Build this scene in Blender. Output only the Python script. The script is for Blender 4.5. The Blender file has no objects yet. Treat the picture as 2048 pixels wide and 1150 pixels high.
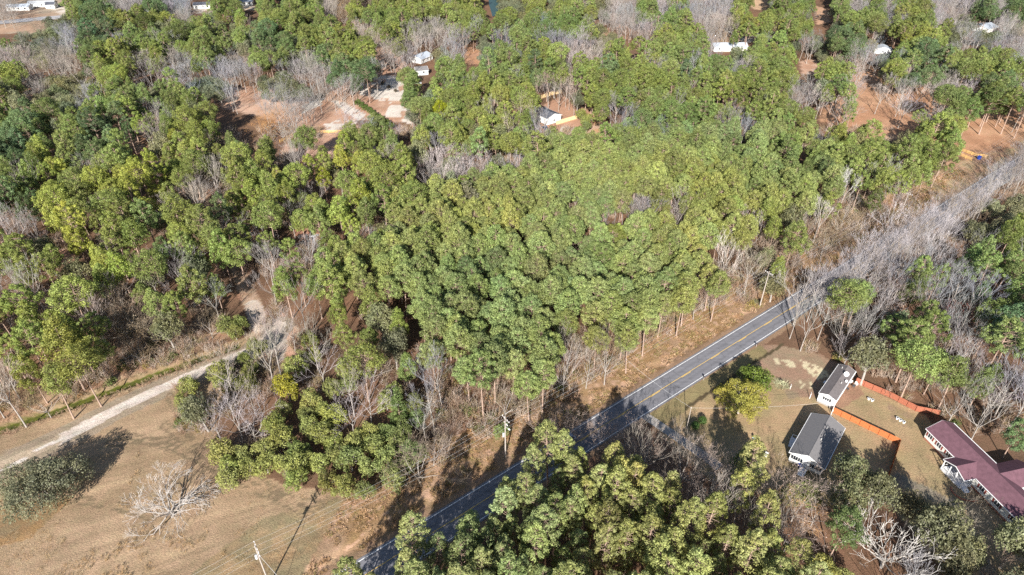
import bpy, math, random
import numpy as np
from mathutils import Vector, Matrix
random.seed(11); rng = np.random.default_rng(11)
S = bpy.context.scene; COL = S.collection
# ---------------------------------------------------------------- camera, world, sun, exposure
F_PX, PITCH, CAM_H = 1300.0, math.radians(35), 117.0
cam_d = bpy.data.cameras.new('camera'); cam = bpy.data.objects.new('camera', cam_d); COL.objects.link(cam)
cam.location = (0, 0, CAM_H); cam.rotation_euler = (math.radians(90) - PITCH, 0, 0)
cam_d.sensor_width = 36; cam_d.lens = 36 * F_PX / 2048; cam_d.clip_start = 1; cam_d.clip_end = 12000
S.camera = cam
SUN_EL, SUN_AZ = math.radians(28.6), math.radians(190.0)
W = bpy.data.worlds.new('World'); S.world = W; W.use_nodes = True
wn = W.node_tree; bg = wn.nodes['Background']; sky = wn.nodes.new('ShaderNodeTexSky')
sky.sky_type = 'NISHITA'; sky.sun_disc = False; sky.sun_elevation = SUN_EL; sky.sun_rotation = SUN_AZ
sky.dust_density = .6
wn.links.new(sky.outputs[0], bg.inputs[0]); bg.inputs[1].default_value = 0.065
sd = bpy.data.lights.new('sun', 'SUN'); sd.energy = 5.0; sd.angle = math.radians(0.5); sd.color = (1, 0.955, 0.88)
sun = bpy.data.objects.new('sun', sd); COL.objects.link(sun); sun.location = (0, 0, 200)
sdir = Vector((math.cos(SUN_EL) * math.sin(SUN_AZ + math.pi), math.cos(SUN_EL) * math.cos(SUN_AZ + math.pi), -math.sin(SUN_EL)))
sun.rotation_euler = sdir.to_track_quat('-Z', 'Y').to_euler()
S.view_settings.view_transform = 'Standard'; S.view_settings.look = 'None'; S.view_settings.gamma = 1
S.view_settings.use_curve_mapping = False; S.view_settings.exposure = 1.14
S.cycles.use_denoising = False
S.cycles.max_bounces = 5; S.cycles.diffuse_bounces = 2; S.cycles.transparent_max_bounces = 4
# ---------------------------------------------------------------- measuring: photo pixel <-> place on the ground
HAZE = 0
cp, sp = math.cos(PITCH), math.sin(PITCH)
def G(px, py, z=0.0):
    u, v = px - 1024, py - 575
    d = (u, F_PX * cp - v * sp, -F_PX * sp - v * cp); t = (CAM_H - z) / -d[2]
    return (d[0] * t, d[1] * t)
def proj(x, y, z):
    zz = z - CAM_H; c = F_PX / (y * cp - zz * sp)
    return 1024 + x * c, 575 - (y * sp + zz * cp) * c
# ---------------------------------------------------------------- helpers
def mesh_np(name, V, Fs, mat=None):
    V = np.asarray(V, np.float32).reshape(-1, 3); me = bpy.data.meshes.new(name)
    me.vertices.add(len(V)); me.vertices.foreach_set('co', V.ravel())
    if isinstance(Fs, np.ndarray):
        k = Fs.shape[1]; n = len(Fs); me.loops.add(n * k); me.loops.foreach_set('vertex_index', Fs.astype(np.int32).ravel())
        me.polygons.add(n); me.polygons.foreach_set('loop_start', np.arange(0, n * k, k, dtype=np.int32))
        me.polygons.foreach_set('loop_total', np.full(n, k, dtype=np.int32)); me.update(calc_edges=True)
    else:
        bpy.data.meshes.remove(me); me = bpy.data.meshes.new(name); me.from_pydata([tuple(v) for v in V.tolist()], [], Fs); me.update()
    if mat: me.materials.append(mat)
    return me
def link(name, me, parent=None, **props):
    o = bpy.data.objects.new(name, me); COL.objects.link(o)
    if parent: o.parent = parent
    for k, v in props.items(): o[k] = v
    return o
def empty(name, x, y, z=0, rz=0, **props):
    o = bpy.data.objects.new(name, None); COL.objects.link(o); o.location = (x, y, z); o.rotation_euler = (0, 0, rz); o.empty_display_size = .5
    for k, v in props.items(): o[k] = v
    return o
class MB:
    def __init__(s): s.v = []; s.f = []
    def face(s, pts): n = len(s.v); s.v += [tuple(p) for p in pts]; s.f.append(tuple(range(n, n + len(pts))))
    def box(s, x0, x1, y0, y1, z0, z1):
        n = len(s.v); s.v += [(x, y, z) for z in (z0, z1) for x, y in ((x0, y0), (x1, y0), (x1, y1), (x0, y1))]
        s.f += [tuple(n + i for i in q) for q in ((3, 2, 1, 0), (4, 5, 6, 7), (0, 1, 5, 4), (1, 2, 6, 5), (2, 3, 7, 6), (3, 0, 4, 7))]; return s
    def prism(s, poly, axis, a, b):   # poly = 2-D outline, extruded along axis from a to b
        def P(u, w, t): return (t, u, w) if axis == 'x' else ((u, t, w) if axis == 'y' else (u, w, t))
        n = len(s.v); k = len(poly); s.v += [P(u, w, a) for u, w in poly] + [P(u, w, b) for u, w in poly]
        s.f += [tuple(n + i for i in range(k))[::-1], tuple(n + k + i for i in range(k))] + [(n + i, n + (i + 1) % k, n + k + (i + 1) % k, n + k + i) for i in range(k)]; return s
    def tube(s, p0, p1, r0, r1=None, n=8):
        r1 = r0 if r1 is None else r1; p0, p1 = Vector(p0), Vector(p1); d = (p1 - p0).normalized()
        a = d.cross(Vector((0, 0, 1)) if abs(d.z) < .9 else Vector((1, 0, 0))).normalized(); b = d.cross(a); m = len(s.v)
        for p, r in ((p0, r0), (p1, r1)):
            for i in range(n):
                t = 2 * math.pi * i / n; s.v.append(tuple(p + (a * math.cos(t) + b * math.sin(t)) * r))
        s.f += [(m + i, m + (i + 1) % n, m + n + (i + 1) % n, m + n + i) for i in range(n)] + [tuple(m + i for i in range(n))[::-1], tuple(m + n + i for i in range(n))]; return s
    def beam(s, p0, p1, w, h):        # rectangular bar along p0-p1
        p0, p1 = Vector(p0), Vector(p1); d = (p1 - p0).normalized(); a = d.cross(Vector((0, 0, 1)) if abs(d.z) < .9 else Vector((1, 0, 0))).normalized() * w / 2; b = a.cross(d).normalized() * h / 2
        m = len(s.v)
        for p in (p0, p1): s.v += [tuple(p + q) for q in (-a - b, a - b, a + b, -a + b)]
        s.f += [tuple(m + i for i in q) for q in ((3, 2, 1, 0), (4, 5, 6, 7), (0, 1, 5, 4), (1, 2, 6, 5), (2, 3, 7, 6), (3, 0, 4, 7))]; return s
    def dome(s, c, rx, ry, rz, nu=12, nv=5, full=False):
        lo = -math.pi / 2 if full else 0; m = len(s.v)
        for j in range(nv + 1):
            t = lo + (math.pi / 2 - lo) * j / nv
            for i in range(nu):
                u = 2 * math.pi * i / nu; s.v.append((c[0] + rx * math.cos(t) * math.cos(u), c[1] + ry * math.cos(t) * math.sin(u), c[2] + rz * math.sin(t)))
        for j in range(nv):
            for i in range(nu): s.f.append((m + j * nu + i, m + j * nu + (i + 1) % nu, m + (j + 1) * nu + (i + 1) % nu, m + (j + 1) * nu + i))
        return s
    def build(s, name, mat, parent=None, **props): return link(name, mesh_np(name, s.v, s.f, mat), parent, **props)
# ---------------------------------------------------------------- materials
def nt(name, rough=.8, spec=.2):
    m = bpy.data.materials.new(name); m.use_nodes = True; n = m.node_tree; p = n.nodes['Principled BSDF']
    p.inputs['Roughness'].default_value = rough; p.inputs['Specular IOR Level'].default_value = spec; return m, n, p
def noise(n, scale, det=3, rough=.6, coord=None, dist=0.):
    t = n.nodes.new('ShaderNodeTexNoise'); t.inputs['Scale'].default_value = scale; t.inputs['Detail'].default_value = det
    t.inputs['Roughness'].default_value = rough; t.inputs['Distortion'].default_value = dist
    if coord: n.links.new(coord, t.inputs['Vector'])
    return t.outputs['Fac']
def ramp(n, fac, stops):
    r = n.nodes.new('ShaderNodeMapRange'); r.inputs['From Min'].default_value, r.inputs['From Max'].default_value = stops[0], stops[1]
    r.inputs['To Min'].default_value, r.inputs['To Max'].default_value = stops[2], stops[3]; n.links.new(fac, r.inputs['Value']); return r.outputs[0]
def mixc(n, fac, a, b, mode='MIX'):
    m = n.nodes.new('ShaderNodeMix'); m.data_type = 'RGBA'; m.blend_type = mode
    for sck, v in ((m.inputs[0], fac), (m.inputs[6], a), (m.inputs[7], b)):
        if hasattr(v, 'links'): n.links.new(v, sck)
        else: sck.default_value = v if isinstance(v, (int, float)) else (*v, 1)
    return m.outputs[2]
def math2(n, op, a, b):
    m = n.nodes.new('ShaderNodeMath'); m.operation = op
    for i, v in enumerate((a, b)):
        if hasattr(v, 'links'): n.links.new(v, m.inputs[i])
        else: m.inputs[i].default_value = v
    return m.outputs[0]
def scalec(n, col, fac):
    m = n.nodes.new('ShaderNodeVectorMath'); m.operation = 'SCALE'
    if hasattr(col, 'links'): n.links.new(col, m.inputs[0])
    else: m.inputs[0].default_value = col
    n.links.new(fac, m.inputs['Scale']); return m.outputs[0]
def simple(name, c, rough=.7, spec=.3, var=.25, scale=3., metal=0., c2=None):
    m, n, p = nt(name, rough, spec); tc = n.nodes.new('ShaderNodeTexCoord').outputs['Object']
    f = noise(n, scale, 5, .65, tc); col = c if c2 is None else mixc(n, ramp(n, f, (.35, .65, 0, 1)), c, c2)
    g = ramp(n, noise(n, scale * 7, 3, .6, tc), (.2, .8, 1 - var, 1 + var)); n.links.new(scalec(n, col, g), p.inputs['Base Color'])
    p.inputs['Metallic'].default_value = metal; return m
def foliage(name, trans=.24, lo=.68, hi=1.28):
    m, n, p = nt(name, .55, .25); a = n.nodes.new('ShaderNodeAttribute'); a.attribute_type = 'INSTANCER'; a.attribute_name = 'tint'
    geo = n.nodes.new('ShaderNodeNewGeometry'); pos = geo.outputs['Position']
    f = math2(n, 'MULTIPLY', ramp(n, noise(n, .9, 2, .5, pos), (.3, .7, lo, hi)), ramp(n, geo.outputs['Random Per Island'], (0, 1, .7, 1.25)))
    col = mixc(n, ramp(n, noise(n, .23, 3, .6, pos), (.35, .75, 0, .35)), a.outputs['Color'], mixc(n, 1.0, a.outputs['Color'], (1.5, 1.12, .62), 'MULTIPLY'))
    col = scalec(n, col, f); n.links.new(col, p.inputs['Base Color'])
    t = n.nodes.new('ShaderNodeBsdfTranslucent'); n.links.new(col, t.inputs[0]); ms = n.nodes.new('ShaderNodeMixShader'); ms.inputs[0].default_value = trans
    n.links.new(p.outputs[0], ms.inputs[1]); n.links.new(t.outputs[0], ms.inputs[2]); n.links.new(ms.outputs[0], n.nodes['Material Output'].inputs[0]); return m
M_LEAF = foliage('needle foliage'); M_BROAD = foliage('leaf foliage', .2, .7, 1.25)
def tinted(name, rough=.85):
    m, n, p = nt(name, rough, .15); a = n.nodes.new('ShaderNodeAttribute'); a.attribute_type = 'INSTANCER'; a.attribute_name = 'tint'
    pos = n.nodes.new('ShaderNodeNewGeometry').outputs['Position']
    n.links.new(scalec(n, a.outputs['Color'], ramp(n, noise(n, 1.4, 3, .6, pos), (.25, .75, .7, 1.25))), p.inputs['Base Color']); return m
M_TWIG = tinted('bare twigs'); M_DRY = tinted('dry brush')
M_PBARK = simple('pine bark', (.40, .29, .23), .9, .1, .3, 2.5, c2=(.27, .19, .15))
M_GBARK = simple('grey bark', (.36, .33, .30), .9, .1, .3, 2., c2=(.25, .22, .20))
# ---------------------------------------------------------------- the crown map measured on the photograph
TILES=[["G...PDDGGDGG.PP.","..TOOTOPPPPGPOOP","POOOGDDGPPPPPPOP","GGOGGDPPGPGGPOTT","PGGGGOPPhGTGGGGG","PGGOOOOPPPPGOOG.","OOOOOGPPPPPPP...","PDPPPPhDYPPPPPD.","DDPPPDDhhPYPPPD."],
["PhPPGTPPPPPPPP.O","PPPPPhTPPPOGPPPP","DDOPPPGGPGGGGhOG","PPOODPPhGG.OG.OP","OOGGGDDG.O.PPPPP","OOOGGGG..PPPPPPP","GGGG.....PPYPPPP","RRG..GGL..PPPPGP","hhLP.PPPPPPGPPPP"],
["OPOPPOGGPGPGGGP.","OPPPPGGGGPPGGGPP","PPGGGOO.GPPPG..P","PPPGGGPPPPPPPPOP","PDPPPPDPPPDPPGGP","PhGGPPPPPPPOPPPP","PP...PGPPPGPPPPP","PG..L.GPPPPPPGGP","PGLLLPPPKGKKKKGK"],
["PPP.PGPGPPGGGDGD","OPP.OPPGPPGGO.GO","POGODDO.PPPOGOGG","PP.OOGGOPDDPPPPG","PP.PPG.PGDDPPPPP","PTGPPG..G.GGGDDG","PGG.GP..G.GPPPPP","PPP.G.P..PGP....","KKKPPPPPPPPP...."],
["DhYPPDDPhhPPPPDh","PPhYPGPPYhPPGGPP","PPhPPGYYYYhGGGPP","DDhYPGGYYPPhGTPP","OTTYYGGPPDPPPDTP","GGGTYTPPPDTPPPhh","PPPhTTPPPTRPPPPG","TPPGGPYYOPTGPP.G","GTGGOOPGPPGGPP.."],
["PGGOPYPGGPhGPPGP","PhPYOPPPPPGGGGGO","PPPGhPPPPPhGPKKK","PPPPhPYPPPKKKKKK","PPPPPYPPKKKKKKKK","PP.PPTPPKKKKKKKK","GPhGPKKKKKKKKKKK","GGPGPKKKKKKKKKKK","GPPPPKKTKKKKhKhK"],
["TPKKKKKKKKKKKKKK","GKKKKKKGKKKKGKKK","KKKKKKKKKKKKKKKK","KKKTTKKGGKTKKKGK","KKKTKGGGGTGKKKGG","KKKKTTYKKKKKKKKG","KKKKKKKKKKKKKGGT","KKTKKKKKKKKKGGGT","KKKKKKKKKKKGKs.s"],
["PPPKPPPPPPPP..GG","KKPKKPPPPPP...GG","KKKKGPPPP..h.GTT","KKKPGss.s.hGGGTT","PPGTTs.GGGGGTTOO","PPGTTsGGGGGGhOOP","PhssPGGGGGGhPPPP","shPPPGGGGGGTPPPP","OGGPPPGGPPPGGDPP"],
["GGGGPPTTTPPTGG..","PPPPGGTTTTPTTPP.","PPPPPPTTTTThYPL.","PPPPPPOTTssssOGL","GPGGPPssssss.GhL","GGOPsss......LGL","GGTOs......LOGGG","ssh........LOGGG","...........ssGGG"],
[".PPPPPPPPhKKKKhh",".hPPPPhPPhKKKKKK","hhGPPPhPPGKKKKKK","hGsLPPhTPPKKKKKK","GGLGGPPTsGGGGKKK","GYYGGLGGGsGGsPPT","GYYLLGGGLThGssPT","GLYLLGGGLLGs.ssT","LLLLLLGLLLGs.ssL"],
["KKKGKKKKKKKGs.ss","hKKKGKKKKGs.....","KKKGGKKKGs......","KKKGGGGs........","KKKGGGs.........","TKTsss..........","TPTs............","Ts..............","..GGG....GG....."],
["..GGPPPGGGGGGhPP",".GGGPPGGPPGGGhPP",".GGPPPGGPPPGGGGD",".TTPTGPPPPPGGGPG","....sGPPPPPGPGPG","......PPPPTPGPGG",".......sPTTGGGGG","..........TTGGGG","...........sDDDD"],
[".............GGL",".............LGL","..............LL"]+["................"]*6,
["LLGGLLLLLLTs....","LLLLLLLLLLTs....","..LLLLLLL.......",".....LL.......QQ","............QQQQ",".........QQQQQQQ","........QQQQQQQQ",".......QQQQQQQQQ","....QQQQQQQQQQQQ"],
[".QQQQ.TGGG......","QQQQQQTGGGGTTTQQ","QQQQQQQQTTGTTTQQ","QQQQQQQQQQTTTTQG","QQQQQQQQQQGTGGGG","QQQQQQQQQQQhQTGG","QQQQQQQQQQQhQQhQ","QQQQQQQQQQQQQhQQ","QQQQQQQQQQQQQhQQ"],
["................","................",".....T..........","TLLhOOOOO.......","TTTGOOOOOOO..T..","TTGTDDG..OO.TTT.","TGGhDD...GOhTTTP","QGGGhh...GGOOTOO","QQQLLh..GGGOOhTO"]]
GRID = ["".join(TILES[R * 4 + c][r] for c in range(4)) for R in range(4) for r in range(9)]
GA = np.array([[ord(c) for c in r] for r in GRID])
def cell(px, py):
    c = np.clip((px / 32).astype(int), 0, 63); r = np.clip((py / 32).astype(int), 0, 35)
    return GA[r, c]
def inpoly(px, py, poly):
    r = np.zeros(px.shape, bool); n = len(poly); j = n - 1
    for i in range(n):
        xi, yi = poly[i]; xj, yj = poly[j]
        if yi != yj: r ^= ((yi > py) != (yj > py)) & (px < (xj - xi) * (py - yi) / (yj - yi) + xi)
        j = i
    return r
def vnoise(x, y, s, seed=0):       # smooth value noise, numpy
    x = x / s + seed * 17.3; y = y / s - seed * 9.1; xi = np.floor(x).astype(int); yi = np.floor(y).astype(int); fx = x - xi; fy = y - yi
    fx = fx * fx * (3 - 2 * fx); fy = fy * fy * (3 - 2 * fy)
    def h(a, b): q = np.sin(a * 127.1 + b * 311.7 + seed * 74.7) * 43758.5453; return q - np.floor(q)
    return (h(xi, yi) * (1 - fx) + h(xi + 1, yi) * fx) * (1 - fy) + (h(xi, yi + 1) * (1 - fx) + h(xi + 1, yi + 1) * fx) * fy
# road frame: a point on the left edge line, direction and right-hand normal
RD = np.array([math.cos(math.radians(37.4)), math.sin(math.radians(37.4))]); RN = np.array([RD[1], -RD[0]]); RP = np.array([32.8, 121.5])
def road_sd(x, y):                 # signed distance to the right of the left edge line, and distance along
    return (x - RP[0]) * RN[0] + (y - RP[1]) * RN[1], (x - RP[0]) * RD[0] + (y - RP[1]) * RD[1]
def polydist(x, y, pts):
    d = np.full(x.shape, 1e9)
    for (ax, ay), (bx, by) in zip(pts[:-1], pts[1:]):
        L2 = (bx - ax) ** 2 + (by - ay) ** 2; t = np.clip(((x - ax) * (bx - ax) + (y - ay) * (by - ay)) / L2, 0, 1)
        d = np.minimum(d, np.hypot(x - ax - t * (bx - ax), y - ay - t * (by - ay)))
    return d
P2 = lambda pts: [G(*p) for p in pts]
LANE = P2([(-150, 1000), (20, 925), (130, 873), (240, 815), (330, 773), (415, 737), (480, 708), (530, 690), (562, 650)])
TRACK = P2([(545, 690), (520, 650), (505, 610), (490, 575), (478, 535), (450, 480), (420, 420), (350, 350), (270, 290), (240, 262)])
DITCH = P2([(-160, 925), (0, 856), (70, 833), (150, 805), (230, 775), (330, 739), (430, 703), (470, 690)])
DRIVE = P2([(1262, 815), (1300, 838), (1345, 868), (1412, 914), (1440, 935)])
DRIVE2 = P2([(1800, 960), (1850, 985), (1905, 1010), (1945, 1075), (1985, 1160), (2040, 1260)])
# ---------------------------------------------------------------- ground: one sheet to the horizon, finely meshed near the road
def axis(a, b, st): return np.arange(a, b, st)
gx = np.concatenate([[-5000, -2500, -1300, -800, -600], axis(-500, -116, 2.4), axis(-116, 132, .62), axis(132, 500, 2.4), [600, 800, 1300, 2500, 5000]])
gy = np.concatenate([[-3000, -800, -200, 0], axis(30, 62, 2.4), axis(62, 205, .62), axis(205, 720, 2.2), [760, 900, 1200, 2000, 3500, 7000]])
X, Y = np.meshgrid(gx, gy); nx, ny = len(gx), len(gy)
PX, PY = proj(X, np.maximum(Y, -60), 0.0)
n1 = vnoise(X, Y, 9, 1) * .6 + vnoise(X, Y, 3.1, 2) * .3 + vnoise(X, Y, 1.3, 3) * .25 - .5
jit = 7 * n1 / np.clip(np.hypot(Y, CAM_H) / 150, 1, 3)
QX, QY = PX + jit, PY + jit * .8
C = np.empty(X.shape + (3,)); C[:] = (.135, .085, .058)                 # forest litter
k = (vnoise(X, Y, 14, 5) * .6 + vnoise(X, Y, 4, 6) * .4)[..., None]
C = C * (1 - k) + np.array((.25, .135, .085)) * k
def zone(poly, c, c2=None, soft=1., sc=3.):
    m = inpoly(QX, QY, poly)
    if c2 is None: C[m] = c
    else:
        t = np.clip((vnoise(X, Y, sc, 8) * .6 + vnoise(X, Y, sc / 3, 9) * .4 - .3) / .4, 0, 1)[m][:, None]; C[m] = np.array(c) * (1 - t) + np.array(c2) * t
    return m
RED, RED2, SAND, TAN = (.44, .245, .165), (.55, .355, .265), (.66, .57, .51), (.40, .28, .19)
FIELD = [(-900, 1500), (-900, 900), (-160, 950), (0, 872), (140, 815), (425, 716), (455, 690), (560, 640), (600, 690), (560, 760), (430, 830), (440, 920), (560, 965), (690, 990), (800, 960), (700, 1110), (560, 1260), (300, 1500)]
VERGE = [(500, 1300), (560, 1225), (690, 1000), (850, 890), (1000, 840), (1090, 770), (1230, 690), (1400, 590), (1500, 545), (1700, 420), (1800, 380), (1930, 330), (2100, 240), (2100, 300), (1900, 400), (1560, 612), (1280, 785), (680, 1150), (560, 1260)]
m_field = zone(FIELD, (.40, .272, .178), (.325, .222, .14), sc=10)
zone([(-900, 1100), (0, 1010), (150, 990), (60, 1080), (-900, 1300)], (.34, .2, .1), (.28, .2, .12))
zone([(700, 990), (780, 950), (840, 980), (740, 1060), (620, 1150), (480, 1250), (380, 1150), (520, 1040)], (.36, .24, .14), (.26, .2, .12), sc=4)
m_verge = zone(VERGE, (.30, .185, .095), (.36, .23, .15), sc=5)
zone([(560, 620), (600, 660), (650, 700), (590, 740), (560, 690)], RED, RED2)
zone([(-200, 900), (0, 850), (70, 828), (230, 770), (430, 690), (500, 650), (440, 660), (300, 700), (150, 760), (0, 815)], (.34, .19, .12), (.42, .27, .18))
zone([(430, 178), (500, 172), (640, 200), (700, 160), (760, 135), (840, 150), (838, 245), (700, 240), (745, 275), (760, 310), (560, 312), (590, 250), (440, 215)], RED, RED2, sc=8)
zone([(740, 95), (800, 100), (830, 165), (740, 160)], RED, RED2)
zone([(1080, 212), (1125, 190), (1200, 232), (1160, 252), (1105, 258), (1135, 262), (1110, 285), (1070, 270)], RED, (.46, .26, .18), sc=6)
zone([(1075, 255), (1130, 250), (1150, 290), (1090, 295)], (.42, .28, .22), RED)
zone([(1170, 270), (1200, 230), (1215, 245), (1195, 290)], (.5, .28, .15), RED2)
zone([(1690, 148), (1750, 138), (1860, 168), (1960, 195), (2250, 240), (2250, 300), (1960, 325), (1820, 290), (1720, 275), (1640, 240), (1660, 200)], (.43, .225, .135), (.52, .30, .19), sc=10)
zone([(1780, 380), (1850, 325), (1960, 318), (2150, 240), (2150, 290), (1900, 402), (1820, 425), (1740, 420)], (.40, .29, .17), RED)
zone([(1370, 50), (1420, 55), (1500, 62), (1512, 80), (1470, 98), (1395, 92)], (.36, .24, .17), TAN)
zone([(1490, -10), (1545, -10), (1535, 22), (1505, 18)], (.52, .34, .22)); zone([(1630, 12), (1655, 18), (1662, 45), (1635, 50)], (.5, .3, .2))
zone([(1600, 120), (1640, 120), (1640, 150), (1605, 148)], RED, RED2); zone([(925, 92), (962, 98), (965, 130), (930, 128)], (.5, .27, .16), RED)
zone([(1230, 45), (1265, 55), (1262, 80), (1225, 75)], RED, RED2); zone([(1170, 60), (1265, 50), (1260, 78), (1180, 82)], (.36, .22, .15), RED)
zone([(-300, -60), (150, -60), (150, 38), (95, 72), (30, 66), (-300, 90)], (.42, .27, .19), (.38, .30, .23), sc=20)
zone([(385, 12), (440, 18), (430, 30), (395, 28)], TAN, SAND); zone([(480, 8), (510, 8), (510, 20), (482, 20)], TAN, SAND); zone([(570, 5), (600, 5), (598, 16), (570, 16)], (.5, .33, .2))
zone([(1000, 12), (1048, 18), (1050, 32), (1005, 28)], (.5, .32, .25), SAND)
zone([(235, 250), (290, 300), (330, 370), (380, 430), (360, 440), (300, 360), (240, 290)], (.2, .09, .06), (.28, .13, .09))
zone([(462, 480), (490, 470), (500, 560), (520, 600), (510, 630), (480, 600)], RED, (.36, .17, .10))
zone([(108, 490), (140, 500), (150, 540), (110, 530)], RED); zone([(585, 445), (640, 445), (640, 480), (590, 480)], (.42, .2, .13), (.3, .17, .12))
YARD = [(1296, 822), (1420, 745), (1512, 696), (1620, 715), (1700, 760), (1850, 830), (1900, 900), (2048, 1100), (2100, 1250), (1900, 1150), (1780, 1010), (1600, 1010), (1420, 960), (1330, 880)]
m_yard = zone(YARD, (.41, .275, .165), (.33, .245, .14), sc=5)
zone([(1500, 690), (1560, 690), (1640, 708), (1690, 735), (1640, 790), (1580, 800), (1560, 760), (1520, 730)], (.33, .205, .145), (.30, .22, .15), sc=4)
zone([(1660, 770), (1715, 762), (1730, 790), (1690, 815), (1665, 815)], (.33, .19, .13)); zone([(1775, 805), (1830, 830), (1825, 858), (1785, 845)], (.30, .2, .14), (.3, .22, .12))
# pale sand, hay and clay with an outline of its own
def patch(poly, c, thr=.45, s=1.6):
    m = inpoly(PX + jit, PY + jit * .5, poly) & (vnoise(X, Y, s, 12) * .55 + vnoise(X, Y, s / 2.6, 13) * .45 > thr); C[m] = c
for poly, s in (([(735, 152), (790, 152), (815, 168), (770, 170)], 6), ([(720, 165), (830, 165), (800, 200), (720, 190)], 9), ([(742, 188), (800, 190), (800, 202), (750, 200)], 6), ([(660, 200), (690, 205), (735, 232), (725, 245), (690, 225)], 5),
                ([(600, 212), (650, 195), (655, 203), (605, 228)], 5), ([(640, 240), (700, 235), (720, 250), (660, 265)], 7), ([(1120, 255), (1150, 256), (1148, 268), (1122, 266)], 5), ([(1485, 72), (1510, 72), (1500, 86), (1478, 82)], 5),
                ([(780, 205), (825, 215), (820, 235), (770, 235)], 8), ([(95, 12), (140, 16), (145, 36), (120, 28)], 12), ([(820, 228), (830, 215), (825, 250), (800, 240)], 5)):
    patch(poly, SAND, .34, s)
for poly in ([(1548, 717), (1592, 722), (1590, 735), (1550, 728)], [(1598, 718), (1652, 738), (1655, 752), (1635, 760), (1605, 735)], [(1598, 760), (1625, 762), (1622, 778), (1602, 778)]): patch(poly, (.60, .50, .34), .42, .9)
patch(VERGE, (.46, .29, .20), .62, 1.5)
# lane, track, ditch banks, drives
def strip(pts, w, c, c2, sc=1.2, edge=.5):
    d = polydist(X, Y, pts) + n1 * edge * 2; m = d < w; t = vnoise(X, Y, sc, 21)[m][:, None]; C[m] = np.array(c) * (1 - t) + np.array(c2) * t
    return m
strip(LANE, 4.2, (.30, .23, .17), (.34, .26, .19)); strip(LANE, 1.75, (.40, .30, .22), (.46, .36, .27)); mL = PX > 120; m = (polydist(X, Y, LANE) + n1 < 1.8) & mL; t = vnoise(X, Y, 1.2, 21)[m][:, None]; C[m] = np.array((.54, .44, .385)) * (1 - t) + np.array((.66, .56, .50)) * t; strip(TRACK, 2.6, (.46, .33, .25), (.34, .2, .13)); strip(TRACK[:3], 2.4, (.6, .5, .44), (.5, .38, .3))  # lane's left end painted browner: bare earth plus the oak's shade in its colour
m = (polydist(X, Y, LANE) < 1.6) & ( vnoise(X * RD[0] + Y * RD[1], (X * RN[0] + Y * RN[1]) * 9, 5, 33) > .68); C[m] = (.66, .57, .52)
strip(P2([(545, 650), (552, 690), (545, 715)]), 3.2, (.42, .33, .28), (.55, .46, .40))
strip(DITCH, 2.6, (.25, .16, .09), (.33, .24, .15)); strip(DITCH, 1.1, (.09, .10, .02), (.13, .14, .03), edge=.2)
strip(DRIVE2, 1.6, (.31, .25, .19), (.24, .20, .15), edge=1.)
sd_, al_ = road_sd(X, Y)
for w_, sd0 in ((.30, 81), (.12, 82)):
    u_, v_ = X * .93 + Y * .36, -X * .36 + Y * .93; st_ = 1 + w_ * (vnoise(u_ / 14, v_ / (.9 if sd0 == 81 else 3.), 1, sd0) - .5); C[m_field] *= st_[m_field][:, None]
m = (sd_ > -1.9 + n1) & (sd_ < 8.6 - n1); C[m] = (.30, .19, .125)
m = (sd_ > 7.3) & (sd_ < 12 + n1 * 3) & inpoly(PX, PY, [(1290, 830), (1520, 690), (1540, 705), (1330, 850)]); C[m] = (.27, .21, .11)
for off, w_ in ((11.6, .5),): m = (np.abs(sd_ - off - n1 * 1.2) < w_) & (al_ > 4) & (al_ < 45); C[m] = (.10, .075, .045)
# old tyre tracks and mowing lines in the field
for pts in ([(330, 850), (400, 900), (520, 985), (640, 1010)], [(220, 885), (330, 880), (440, 915), (560, 990)], [(250, 870), (350, 895), (480, 960), (620, 1030)], [(160, 1000), (230, 1010), (300, 1030)], [(340, 790), (370, 850), (430, 905)]):
    q = P2(pts); d = polydist(X, Y, q); m = (np.abs(d - .8) < .33) & (vnoise(X, Y, 3, 41) > .22) & m_field; C[m] = (.215, .155, .10)
# heights: gentle swell, ditch cut, low bank of the verge
Z = (vnoise(X, Y, 23, 51) - .5) * .35 + n1 * .10
flat = np.clip((np.minimum(np.abs(sd_ - 3.3) - 4.6, np.where(m_yard, 0, 99))) / 3, 0, 1); Z *= flat
d = polydist(X, Y, DITCH); Z -= 1.15 * np.clip(1 - d / 2.2, 0, 1) ** .8
Z -= .55 * np.clip(1 - np.abs(sd_ + 3.4) / 1.7, 0, 1) * (al_ > -90)
Z -= .12 * np.clip(1 - polydist(X, Y, LANE) / 2.0, 0, 1)
Z = np.where(polydist(X, Y, [(-450, 618)] + P2([(950, 20), (1010, 12), (1060, 0)])) < 0, Z - 1, Z)
i = np.arange((ny - 1) * (nx - 1)); r_, c_ = i // (nx - 1), i % (nx - 1); q0 = r_ * nx + c_
gme = mesh_np('ground', np.stack([X, Y, Z], -1), np.stack([q0, q0 + 1, q0 + nx + 1, q0 + nx], -1))
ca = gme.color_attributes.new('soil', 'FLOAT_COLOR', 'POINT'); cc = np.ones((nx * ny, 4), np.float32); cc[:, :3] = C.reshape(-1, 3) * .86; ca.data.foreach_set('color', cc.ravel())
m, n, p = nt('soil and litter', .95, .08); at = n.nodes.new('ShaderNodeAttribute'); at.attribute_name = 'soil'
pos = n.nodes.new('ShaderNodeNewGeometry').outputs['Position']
f1 = ramp(n, noise(n, 2.3, 6, .75, pos), (.3, .7, .72, 1.28)); f2 = ramp(n, noise(n, .12, 4, .6, pos), (.3, .7, .86, 1.14)); f3 = ramp(n, noise(n, 9, 3, .7, pos, .8), (.25, .75, .72, 1.28))
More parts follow.
